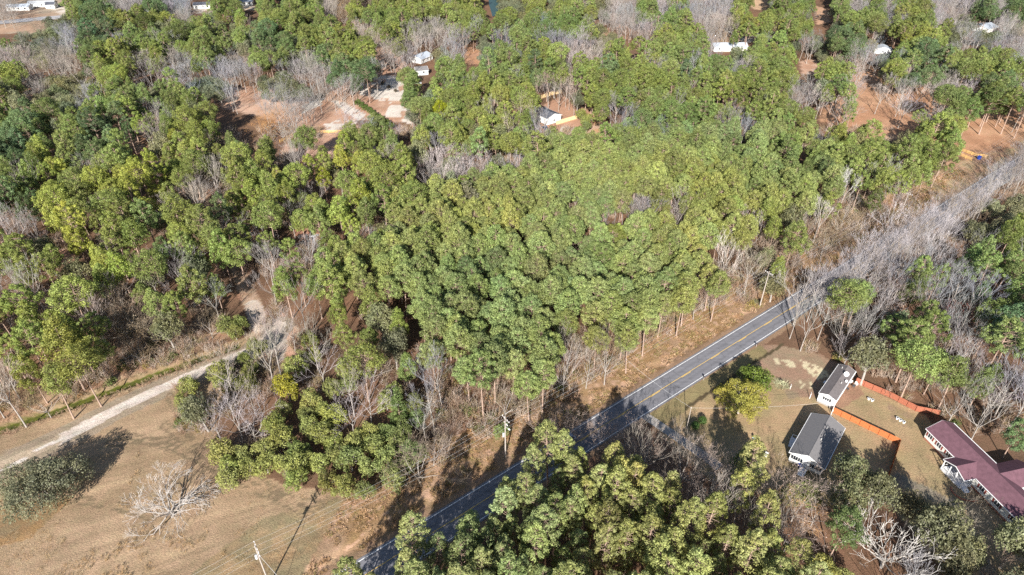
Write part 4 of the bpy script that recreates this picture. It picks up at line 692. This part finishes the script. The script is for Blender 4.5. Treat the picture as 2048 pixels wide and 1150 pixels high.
pd = MB(); pd.box(8.9, 14.5, -2.7, .25, .05, .5); pd.build('porch_floor', DECKW, h); po = MB(); [po.box(a, a + .14, -2.68, -2.54, .5, 2.9) for a in (8.95, 10.7, 12.5, 14.3)]; po.build('porch_posts', TRIM, h, kind='stuff') if False else po.build('porch_posts', TRIM, h)
pr = MB(); pr.box(8.95, 13.0, -2.66, -2.6, 1.3, 1.38).box(8.95, 13.0, -2.66, -2.6, .6, .66); [pr.box(9.1 + .22 * i, 9.14 + .22 * i, -2.65, -2.61, .66, 1.3) for i in range(18)]; pr.box(8.97, 9.03, -2.6, .2, 1.3, 1.38); pr.build('porch_railing', TRIM, h)
st = MB(); [st.box(14.5 + .32 * i, 14.82 + .32 * i, -2.4, -1.1, 0, .46 - .11 * i) for i in range(4)]; st.build('porch_steps', DECKW, h); pr = MB(); [pr.beam((14.5, yy, 1.35), (15.8, yy, .95), .07, .07) for yy in (-2.45, -1.05)]; [pr.beam((xx, yy, 0), (xx, yy, 1.3), .06, .06) for yy in (-2.45, -1.05) for xx in (14.6, 15.75)]; pr.build('step_railing', TRIM, h)
door(h, 'y0', 11.2, .5, .95, 2.05, D, BRICK); win(h, 'y0', 13.2, 1.3, 1.2, 1.2, D)
wg = MB(); wg.prism([(12.6, 2.84), (15.6, 4.3), (18.6, 2.84), (18.6, .3), (12.6, .3)], 'y', Wd - o, Wd + 5.2); wg.build('rear_wing', CREAM, h); wr = MB(); wr.prism([(12.3, 3.0), (15.6, 4.55), (18.9, 3.0), (18.9, 2.86), (15.6, 4.4), (12.3, 2.86)], 'y', 3.9, Wd + 5.5); wr.build('rear_wing_roof', REDR, h)
gt = MB(); gt.box(0, 12.2, Wd + .1, Wd + .2, 2.84, 2.98); gt.build('gutter', TRIM, h)
bd = MB(); c0 = (98.3, 89.9)
for i in range(15): a = math.radians(150 + i * 9.5); b = math.radians(150 + (i + .85) * 9.5); bd.beam((c0[0] + 3.0 * math.cos(a), c0[1] + 2.4 * math.sin(a), .12), (c0[0] + 3.0 * math.cos(b), c0[1] + 2.4 * math.sin(b), .12), .22, .24)
tag_ = dict(label='curved red brick edging around the bed below the porch steps', category='garden edging'); bd.build('brick_edging', BRICK, **tag_)
# far houses, smaller with distance
def farhouse(px, py, L, Wd, ang, label, wm=WHITE, rm=TINR, ez=2.9, rz=4.6, kind='house', wins=3, cat='house', z=3.):
    x, y = xf(px, py, z); a = math.radians(ang); x -= (math.cos(a) * L - math.sin(a) * Wd) / 2; y -= (math.sin(a) * L + math.cos(a) * Wd) / 2
    h = house(kind, x, y, a, label, cat); walls_gable(h, L, Wd, ez, rz, wm, 0, 0, .3); roof_gable(h, L, Wd, ez, rz, .35, rm, 0, 0); D = (0, L, 0, Wd)
    for i in range(wins): win(h, 'y0', L * (i + .5) / wins + (.8 if i == wins // 2 else 0), 1.2, 1.2, 1.2, D)
    win(h, 'x0', Wd / 2, 1.2, 1.1, 1.1, D); win(h, 'x1', Wd / 2, 1.2, 1.1, 1.1, D)
    if wins > 1: door(h, 'y0', L * .5 - .6, .3, .95, 2., D)
    return h
NAVY = simple('dark blue roof', (.075, .08, .10), .85, .2, .15, 1)
farhouse(1091, 228, 13., 9., 128, 'bright white house with dark blue roof in the cleared yard among pines, top centre', rm=NAVY, ez=3.6, rz=5.2)
farhouse(842, 112, 12, 9, 60, 'pale house with light grey roof among oaks behind the left clearing', wm=WHITE, rm=METALR); farhouse(842, 138, 7, 6, 20, 'small grey roofed shed with white wall just below the pale house', rm=GREYR, kind='shed', wins=1, cat='shed')
farhouse(38, 12, 17, 8, 8, 'long low house with dark roof at the top left corner', rm=METALR, wm=WHITE); farhouse(84, 5, 20, 7, 6, 'long white house right of the dark roofed one in the top left corner', wm=WHITE, rm=TINR); farhouse(102, 8, 7, 6, 5, 'carport shed at the end of the long white house, top left', rm=NAVY, kind='shed', wins=1, cat='shed')
farhouse(405, 8, 13, 7, 10, 'dark roofed house at the top edge left of centre', rm=NAVY); farhouse(488, 2, 14, 7, 8, 'blue grey house half hidden by pines at the top edge', rm=METALR); farhouse(580, 6, 12, 6, 0, 'dark roofed house among pines at the top edge, third from the left', rm=NAVY)
farhouse(1458, 90, 22, 9, 2, 'long house with pale blue metal roof behind a pine, top right', rm=METALR, wm=CREAM); farhouse(1970, 52, 15, 12, 35, 'pale roofed house among bare trees at the top right', rm=METALR); farhouse(1766, 96, 8, 10, 70, 'small pale roofed house in the trees right of centre top', rm=METALR)
farhouse(1893, 118, 17, 10, 15, 'pale roofed house mostly hidden by pines, upper right', rm=METALR); farhouse(1810, 115, 11, 8, 10, 'small house hidden under pines between two pale roofed houses, upper right', rm=METALR); farhouse(2022, 112, 12, 9, 20, 'pale roofed house at the right edge near the top', rm=METALR)
farhouse(1882, 70, 10, 5, -12, 'dark roofed shed with white wall by tall bare trees, top right', rm=NAVY, kind='shed', wins=1, cat='shed'); farhouse(1520, 66, 4, 3, 20, 'tiny grey shed at the brown clearing, top right', rm=GREYR, kind='shed', wins=1, cat='shed')
# ---------------------------------------------------------------- fences
CEDAR = simple('orange cedar boards', (.52, .17, .06), .75, .2, .35, 3.5, c2=(.36, .115, .045)); CEDARD = simple('weathered red cedar', (.36, .13, .075), .8, .2, .3, 3.5, c2=(.28, .10, .065)); PINEW = simple('new pine boards', (.68, .50, .28), .8, .2, .15, 1.5); RAILW = simple('yellow rail boards', (.66, .42, .16), .8, .2, .15, 1.5)
def board_fence(name, pts, label, mat, hgt=1.8, group=None):
    t = empty(name, pts[0][0], pts[0][1], 0, 0, label=label, category='fence'); ox, oy = pts[0]
    if group: t['group'] = group
    rn = random.Random(len(label))
    for (ax, ay), (bx, by) in zip(pts[:-1], pts[1:]):
        d = Vector((bx - ax, by - ay, 0)); L = d.length; d /= L; pm = MB(); n = int(L / .16)
        for i in range(n):
            a = Vector((ax - ox, ay - oy, 0)) + d * (i * L / n + .008); b = a + d * (L / n - .016); q = Vector((-d.y, d.x, 0)) * rn.uniform(.008, .016); zt = hgt + rn.uniform(-.025, .025)
            m = len(pm.v); pm.v += [tuple(p + s * q + Vector((0, 0, z))) for z in (.04, zt) for p, s in ((a, -1), (b, -1), (b, 1), (a, 1))]; pm.f += [tuple(m + k for k in f) for f in ((3, 2, 1, 0), (4, 5, 6, 7), (0, 1, 5, 4), (1, 2, 6, 5), (2, 3, 7, 6), (3, 0, 4, 7))]
        pm.build('board_panel', mat, t); rl = MB(); off = Vector((-d.y, d.x, 0)) * -.06
        for z in (.35, 1.45): rl.beam(Vector((ax - ox, ay - oy, z)) + off, Vector((bx - ox, by - oy, z)) + off, .05, .09)
        rl.build('rail', mat, t); k = int(L / 2.4) + 1
        for i in range(k + 1): p = Vector((ax - ox, ay - oy, 0)) + d * (L * i / k) + off * 2.1; mb = MB(); mb.box(p.x - .05, p.x + .05, p.y - .05, p.y + .05, -.2, hgt - .05); mb.build('post', mat, t)
    return t
board_fence('wood_fence', [(78.75, 113.55), (90.1, 103.4)], 'bright orange cedar fence between the mobile home and the grey roofed house', CEDAR)
board_fence('wood_fence', [(90.25, 103.2), (86.4, 98.0), (81.4, 91.3), (78, 86.5)], 'shaded cedar fence running down from the corner of the bright orange one', CEDAR)
board_fence('wood_fence', [(89.1, 124.0), (95.4, 118.6), (99.5, 113.9), (104.3, 112.4)], 'dark red brown cedar fence along the wood behind the mobile home', CEDARD)
board_fence('wood_fence', P2([(1082, 198), (1098, 192), (1122, 186)]), 'pale new board fence at the back of the cleared yard, top centre', PINEW, 2.); board_fence('wood_fence', P2([(1112, 250), (1132, 244), (1153, 238)]), 'pale new board fence at the front of the cleared yard, top centre', PINEW, 2.)
def rail_fence(pts, label):
    ox, oy = pts[0]; t = empty('rail_fence', ox, oy, 0, 0, label=label, category='fence')
    for (ax, ay), (bx, by) in zip(pts[:-1], pts[1:]):
        L = math.hypot(bx - ax, by - ay); k = max(2, int(L / 3.2)); mb = MB(); [mb.beam((ax - ox, ay - oy, z), (bx - ox, by - oy, z), .06, .22) for z in (.5, .95, 1.4)]; mb.build('rail', RAILW, t)
        for i in range(k + 1): x = ax - ox + (bx - ax) * i / k; y = ay - oy + (by - ay) * i / k + .09; mb = MB(); mb.box(x - .08, x + .08, y - .0, y + .15, -.2, 1.55); mb.build('post', RAILW, t)
rail_fence(P2([(1912, 299), (1932, 307), (1953, 314), (1972, 316)]), 'yellow three rail fence beside the blue bin, nearer the big lone pine'); rail_fence(P2([(1903, 306), (1920, 313), (1942, 322)]), 'second yellow rail fence just in front of the first one, upper right')
rail_fence(P2([(560, 286), (590, 272), (625, 268), (690, 266)]), 'weathered rail fence across the sandy ground below the left clearing')
x, y = G(1957, 319); t = empty('bin', x, y, 0, .4, label='blue wheeled bin in front of the yellow rail fence', category='bin'); BLUE = simple('blue plastic', (.02, .07, .42), .45, .4, .06, 2)
mb = MB(); mb.v += [(sx * a, sy * a, z) for z, a in ((0, .42), (1.5, .6)) for sx, sy in ((-1, -1), (1, -1), (1, 1), (-1, 1))]; mb.f += [(3, 2, 1, 0), (4, 5, 6, 7), (0, 1, 5, 4), (1, 2, 6, 5), (2, 3, 7, 6), (3, 0, 4, 7)]; mb.build('body', BLUE, t); mb = MB(); mb.box(-.66, .66, -.66, .7, 1.503, 1.6); mb.build('lid', BLUE, t)
# ---------------------------------------------------------------- utility poles and wires
POLEW = simple('weathered pole wood', (.42, .37, .33), .85, .15, .2, 2, c2=(.33, .29, .26)); STEEL = simple('galvanised steel', (.66, .67, .69), .4, .5, .08, 3, metal=.3); WIRE = simple('aluminium wire', (.55, .55, .55), .4, .5, .03, 1); PORC = simple('white porcelain', (.8, .8, .82), .3, .5, .05, 3)
LINE = [(-46.0, 68.7), (-1.5, 99.8), (74.7, 157.3), (140.6, 207.9)]; LDIR = math.atan2(LINE[1][1] - LINE[0][1], LINE[1][0] - LINE[0][0])
POLELAB = ['grey wood utility pole with stacked crossarms in the tan field at the bottom', 'utility pole with lamp and transformer between the copse and the road', 'utility pole with crossarm where the road meets the trees', 'utility pole standing in the cleared strip at the upper right']
for i, (x, y) in enumerate(LINE):
    t = empty('utility_pole', x, y, 0, LDIR, label=POLELAB[i], category='utility pole', group='poles of the power line along the road'); mb = MB(); mb.tube((0, 0, -.5), (0, 0, 12.6), .17, .11, 10).build('pole', POLEW, t)
    arms = [(11.9, 1.35)] + ([(10.7, 1.35), (11.2, .8)] if i == 0 else [(10.4, .7)] if i == 1 else [])
    for z, w in arms:
        mb = MB(); mb.box(-.07 + .16, .07 + .16, -w, w, z - .06, z + .06); a = mb.build('crossarm', POLEW, t)
        for s in (-1, -.45, .45, 1): mb = MB(); mb.tube((.16, s * w * .93, z + .06), (.16, s * w * .93, z + .26), .06, .04, 8).tube((.16, s * w * .93, z + .26), (.16, s * w * .93, z + .3), .075, .075, 8); mb.build('insulator', PORC, a)
        mb = MB(); mb.beam((.2, -w * .6, z - .05), (.13, 0, z - .7), .04, .04).beam((.2, w * .6, z - .05), (.13, 0, z - .7), .04, .04); mb.build('brace', STEEL, t)
    if i in (0, 1): mb = MB(); z = 9.3 if i == 0 else 7.2; mb.tube((-.38, .1, z - .45), (-.38, .1, z + .45), .26, .26, 12).tube((-.38, .1, z + .45), (-.38, .1, z + .52), .2, .1, 12); mb.build('transformer', STEEL, t)
    if i == 0: mb = MB(); mb.tube((0, 0, 10.2), (2.4, -1.6, 0), .03).build('guy_wire', WIRE, t)
    if i == 1: mb = MB(); mb.tube((0, 0, 9.6), (.2, -1.1, 9.9), .035); q = mb.build('lamp_arm', STEEL, t); mb = MB(); mb.dome((.22, -1.25, 9.8), .2, .3, .14, 10, 4, True).build('lamp_head', PORC, q)
def wire(name, pts, r, label, sag=1.2, seg=14, mat=None):
    sgs = []
    for (a, b) in zip(pts[:-1], pts[1:]):
        a, b = np.array(a, float), np.array(b, float); P = [a + (b - a) * t / seg - np.array([0, 0, sag * 4 * (t / seg) * (1 - t / seg)]) for t in range(seg + 1)]; sgs += [(P[k], P[k + 1], r, r) for k in range(seg)]
    v, f = tubes(sgs, 4); link(name, mesh_np(name, v, f, mat or WIRE), label=label, category='wire', group='overhead power wires')
LL = [(-110, 24)] + LINE + [(215, 265)]; wd = np.array([-math.sin(LDIR), math.cos(LDIR)])
for off, z, lab in ((1.25, 12.15, 'topmost bright wire on the field side of the power line'), (.1, 12.2, 'middle upper wire of the power line along the road'), (-1.25, 12.15, 'upper wire on the road side of the power line'), (-.3, 9.6, 'lowest wire of the power line, under the crossarms')):
    wire('power_line', [(x + wd[0] * off, y + wd[1] * off, z) for x, y in LL], .011, lab, sag=1.3)
x, y = G(1373, 858); t = empty('service_pole', x, y, 0, 0, label='thin dark service pole on the lawn between the round bushes and the road', category='pole'); mb = MB(); mb.tube((0, 0, -.3), (0, 0, 7.4), .09, .07, 8).build('pole', POLEW, t); mb = MB(); mb.tube((-.1, 0, 7.1), (.1, 0, 7.1), .06).build('insulator', PORC, t)
wire('service_wire', [(x, y, 7.1), (-1.5 + 30, 99.8 + 24, 8.5)], .018, 'thin wire from the lawn service pole back across the road', sag=.6); wire('service_wire', [(x, y, 7.1), (78.2, 112.6, 4.6)], .018, 'thin wire from the lawn service pole to the mobile home', sag=.8)
x, y = G(1683, 822); t = empty('service_pole', 78.15, 112.6, 0, 0, label='short white service mast at the near corner of the mobile home', category='pole'); mb = MB(); mb.tube((0, 0, -.2), (0, 0, 4.7), .06, .06, 8).build('mast', TRIM, t); mb = MB(); mb.box(-.16, .16, -.12, -.06, 1.3, 1.8).build('meter_box', STEEL, t)
for (px, py, hh, lab) in ((1619, 797, 1.7, 'short white clothesline post left of the mobile home end wall'), (1580, 778, 1.3, 'short white post beside the pampas grass')):
    x, y = G(px, py); t = empty('clothesline_post', x, y, 0, LDIR + .6, label=lab, category='post'); mb = MB(); mb.tube((0, 0, -.2), (0, 0, hh), .07, .07, 8).build('post', TRIM, t); mb = MB(); mb.box(-.5, .5, -.04, .04, hh, hh + .07).build('crossbar', TRIM, t)
# ---------------------------------------------------------------- small things
def mailbox(px, py, lab):
    x, y = G(px, py); t = empty('mailbox', x, y, 0, math.radians(37.4), label=lab, category='mailbox', group='mailboxes along the road'); mb = MB(); mb.box(-.05, .05, -.05, .05, -.2, 1.05).build('post', POLEW, t)
    mb = MB(); pf_ = [(-.12, 1.053), (.12, 1.053), (.12, 1.22)] + [(.12 * math.cos(a), 1.22 + .12 * math.sin(a)) for a in (.5, 1., 1.57, 2.1, 2.6)] + [(-.12, 1.22)]; mb.prism(pf_, 'y', -.28, .28).build('box', SHUT, t); mb = MB(); mb.box(.123, .14, -.1, -.06, 1.2, 1.42).build('flag', REDS, t)
mailbox(1512, 694, 'dark mailbox at the end of the dirt yard beside the road'); mailbox(1407, 760, 'dark mailbox by the road in front of the yellow green tree')
x, y = G(1520, 607); t = empty('sign', x, y, 0, LDIR + .3, label='small blank white sign on a post at the foot of the road pole', category='sign'); mb = MB(); mb.box(-.04, .04, -.04, .04, -.2, 1.0).build('post', POLEW, t); mb = MB(); mb.box(-.7, .7, -.08, -.043, .5, 1.6).build('board', TRIM, t)
def car(x, y, ang, body, lab, kind='parked_car', tall=1.45, L=4.6, Wd=1.8):
    t = empty(kind, x, y, .06, ang, label=lab, category='car'); h0, h1 = .28, .82
    mb = MB(); mb.prism([(-L / 2, .35), (-L / 2 + .1, h1 - .05), (-L / 2 + .35, h1 + .02), (L * .2, h1 + .05), (L / 2 - .25, h1 - .12), (L / 2, h1 - .3), (L / 2, .35), (L / 2 - .3, h0), (-L / 2 + .3, h0)], 'y', -Wd / 2, Wd / 2).build('body', body, t)
    mb = MB(); a = (-L / 2 + .45, -L / 2 + 1.0, L * .02, L * .2); z0, z1 = h1 + .022, tall
    ring = [(a[0], z0), (a[3], z0 + .03), (a[2], z1), (a[1], z1)]; n = len(mb.v); mb.v += [(u, s * (Wd / 2 - .06 - (.16 if w > 1 else 0)), w) for s in (-1, 1) for u, w in ring]; mb.f += [(0, 1, 2, 3), (7, 6, 5, 4)] + [(i, 4 + i, 4 + (i + 1) % 4, (i + 1) % 4) for i in range(4)]; c = mb.build('cabin_glass', DARKG, t)
    mb = MB(); mb.box(a[1] - .03, a[2] + .03, -Wd / 2 + .2, Wd / 2 - .2, z1 + .002, z1 + .05).build('roof', body, t)
    for sx in (-1, 1):
        for sy in (-1, 1):
            mb = MB(); mb.tube((sx * L * .3, sy * (Wd / 2 - .2), .27), (sx * L * .3, sy * (Wd / 2 + .03), .27), .33, .33, 16); w = mb.build('wheel', SHUT, t); mb = MB(); mb.tube((sx * L * .3, sy * (Wd / 2 + .032), .27), (sx * L * .3, sy * (Wd / 2 + .045), .27), .19, .19, 12).build('rim', STEEL, w)
    for s in (-1, 1): mb = MB(); mb.box(L / 2 - .06, L / 2 + .015, s * Wd * .36 - .15, s * Wd * .36 + .15, .48, .62).build('headlight', PORC, t); mb = MB(); mb.box(-L / 2 - .012, -L / 2 + .02, s * Wd * .38 - .12, s * Wd * .38 + .12, .55, .72).build('tail_light', REDS, t)
    return t
CARB = simple('pale blue car paint', (.34, .44, .62), .3, .5, .03, 1); CARW = simple('white car paint', (.8, .8, .8), .3, .5, .03, 1); CARD = simple('dark blue car paint', (.05, .09, .18), .3, .5, .03, 1); CARG = simple('silver car paint', (.5, .51, .53), .3, .5, .03, 1)
q = RP + RN * 1.7; 
x, y = G(1131, 873, 1.4); sd1, al1 = float(road_sd(np.array([x]), np.array([y]))[0][0]), float(road_sd(np.array([x]), np.array([y]))[1][0]); q = RP + RN * 1.65 + RD * al1
car(q[0], q[1], math.radians(217.4), CARB, 'pale blue car driving in the shade on the road at bottom centre', 'car', 1.5)
x, y = G(1463, 66); car(x, y, 2.6, CARW, 'white car parked on the brown clearing at the top right', tall=1.6); x, y = G(1090, 258); car(x, y, 1.9, CARD, 'dark blue car parked beside the white house at top centre'); x, y = G(630, 478); car(x, y, 1.2, CARG, 'silver car half hidden under pines left of centre'); x, y = G(616, 447); car(x, y, .4, CARW, 'white car under the pines just above the silver one'); x, y = G(835, 168, 0); car(x, y, .1, CARG, 'silver car parked by the oak above the left clearing')
def tub(px, py, lab, r=.32, hgt=.5, mat=None, kind='garden_tub'):
    x, y = G(px, py); t = empty(kind, x, y, 0, 0, label=lab, category='tub', group='white tubs on the fenced lawn'); mb = MB(); mb.tube((0, 0, 0), (0, 0, hgt), r * .8, r, 14).build('tub', mat or TRIM, t); mb = MB(); mb.tube((0, 0, hgt - .04), (0, 0, hgt + .04), r + .05, r + .05, 14).build('rim', mat or TRIM, t); mb = MB(); mb.tube((0, 0, hgt + .042), (0, 0, hgt + .05), r * .85, r * .85, 14).build('soil', SHUT, t)
for px, py, lab in ((1737, 799, 'white tub on the fenced lawn, left one of the pair'), (1744, 802, 'white tub on the fenced lawn, right one of the pair'), (1794, 838, 'white tub left in the row of three near the maroon roof'), (1800, 842, 'white tub in the middle of the row of three near the maroon roof'), (1807, 846, 'white tub right in the row of three near the maroon roof')): tub(px, py, lab)
def barrel(px, py, lab, r, hgt, cat, kind):
    x, y = G(px, py); t = empty(kind, x, y, 0, 0, label=lab, category=cat); mb = MB(); mb.tube((0, 0, 0), (0, 0, hgt * .5), r * .9, r, 16).tube((0, 0, hgt * .5), (0, 0, hgt), r, r * .9, 16).build('body', BLUE, t); mb = MB(); mb.tube((0, 0, hgt + .002), (0, 0, hgt + .04), r * .93, r * .93, 16).build('lid', BLUE, t)
barrel(1599, 932, 'blue plastic barrel by the corner of the screened porch', .5, 1.0, 'barrel', 'barrel')
x, y = G(1681, 921); t = empty('play_pool', x, y, 0, 0, label='round blue play pool on the shaded lawn right of the porch', category='play pool'); mb = MB(); mb.tube((0, 0, 0), (0, 0, .1), .95, .95, 24).build('base', BLUE, t)
mb = MB(); n_ = 26
for i in range(n_):
    a, b = 6.2832 * i / n_, 6.2832 * (i + 1) / n_; mb.beam((math.cos(a), math.sin(a), .25), (math.cos(b), math.sin(b), .25), .1, .5)
mb.build('rim', BLUE, t); mb = MB(); mb.dome((.35, .55, .35), .35, .3, .45, 12, 5).build('slide', BLUE, t)
def chair(px, py, ang, mat, lab, kind='garden_chair'):
    x, y = G(px, py); t = empty(kind, x, y, 0, ang, label=lab, category='chair'); mb = MB(); mb.box(-.3, .3, -.3, .3, .4, .46).build('seat', mat, t); mb = MB(); mb.box(-.3, .3, .26, .31, .463, 1.0).build('backrest', mat, t)
    for a in (-.26, .26):
        for b in (-.26, .24): mb = MB(); mb.box(a - .03, a + .03, b - .03, b + .03, 0, .397).build('leg', mat, t)
        mb = MB(); mb.box(a - .04, a + .04, -.3, .25, .64, .68).build('armrest', mat, t)
LB = simple('light blue plastic', (.35, .6, .85), .5, .3, .05, 2)
chair(1508, 879, .5, LB, 'small light blue chair on the lawn below the yellow green tree'); chair(1530, 914, 1.1, TRIM, 'white chair in the shade left of the screened porch, upper one'); chair(1533, 909, 2.4, TRIM, 'white chair in the shade left of the screened porch, touching the other')
# dark patio things east of the mobile home
x, y = G(1706, 776); t = empty('grill', x, y, 0, .7, label='black barbecue grill beside the mobile home wall', category='grill'); mb = MB(); mb.dome((0, 0, .85), .5, .35, .3, 14, 6, True).build('firebox', SHUT, t)
for a in (-.35, .35):
    for b in (-.2, .2): mb = MB(); mb.tube((a, b, 0), (a * .8, b * .8, .75), .03).build('leg', SHUT, t)
x, y = G(1700, 766); t = empty('patio_table', x, y, 0, .7, label='small white patio table between grill and mobile home', category='table'); mb = MB(); mb.box(-.5, .5, -.4, .4, .68, .74).build('table_top', TRIM, t)
for a in (-.42, .42):
    for b in (-.32, .32): mb = MB(); mb.box(a - .03, a + .03, b - .03, b + .03, 0, .677).build('leg', TRIM, t)
chair(1694, 779, 2.2, SHUT, 'dark chair beside the barbecue grill'); chair(1712, 770, .4, TRIM, 'white chair near the start of the red brown fence')
# pampas-like clump and clipped round bushes
x, y = G(1562, 772); o_ = link('pampas_grass', mesh_np('pampas_grass', *join([brushmesh(401, 120, 1.5, 2.2, .028, .75, blades=1), leaves([(0, 0, .6, .9)], 90, .3, jitter=1., seed=4)]), M_DRY), label='big pale pampas grass clump beside the yard tree', category='plant'); o_.location = (x, y, 0); o_['tint'] = [.42, .42, .26]; o_.scale = (1.3, 1.3, 1.1)
for px, py, lab in ((1390, 856, 'clipped round green bush on the lawn, left of the two'), (1404, 846, 'clipped round green bush on the lawn, right of the two')):
    x, y = G(px, py); o_ = link('round_bush', mesh_np('round_bush', *leaves([(0, 0, .8, 1.0), (0, 0, .9, .8)], 420, .2, up=.2, jitter=.5, seed=5, shell=.8), M_LEAF), label=lab, category='bush'); o_.location = (x, y, 0); o_['tint'] = [.07, .14, .035]; o_.scale = (1.1, 1.1, 1.05)

hz = MB(); hz.box(-640, 640, -60, 760, -6, 122); m = bpy.data.materials.new('thin haze'); m.use_nodes = True; n = m.node_tree; n.nodes.remove(n.nodes['Principled BSDF']); v = n.nodes.new('ShaderNodeVolumePrincipled'); v.inputs['Density'].default_value = HAZE; v.inputs['Color'].default_value = (.86, .90, .97, 1); v.inputs['Anisotropy'].default_value = .1
n.links.new(v.outputs[0], n.nodes['Material Output'].inputs['Volume'])
if HAZE > 0: hz.build('haze', m, kind='stuff')
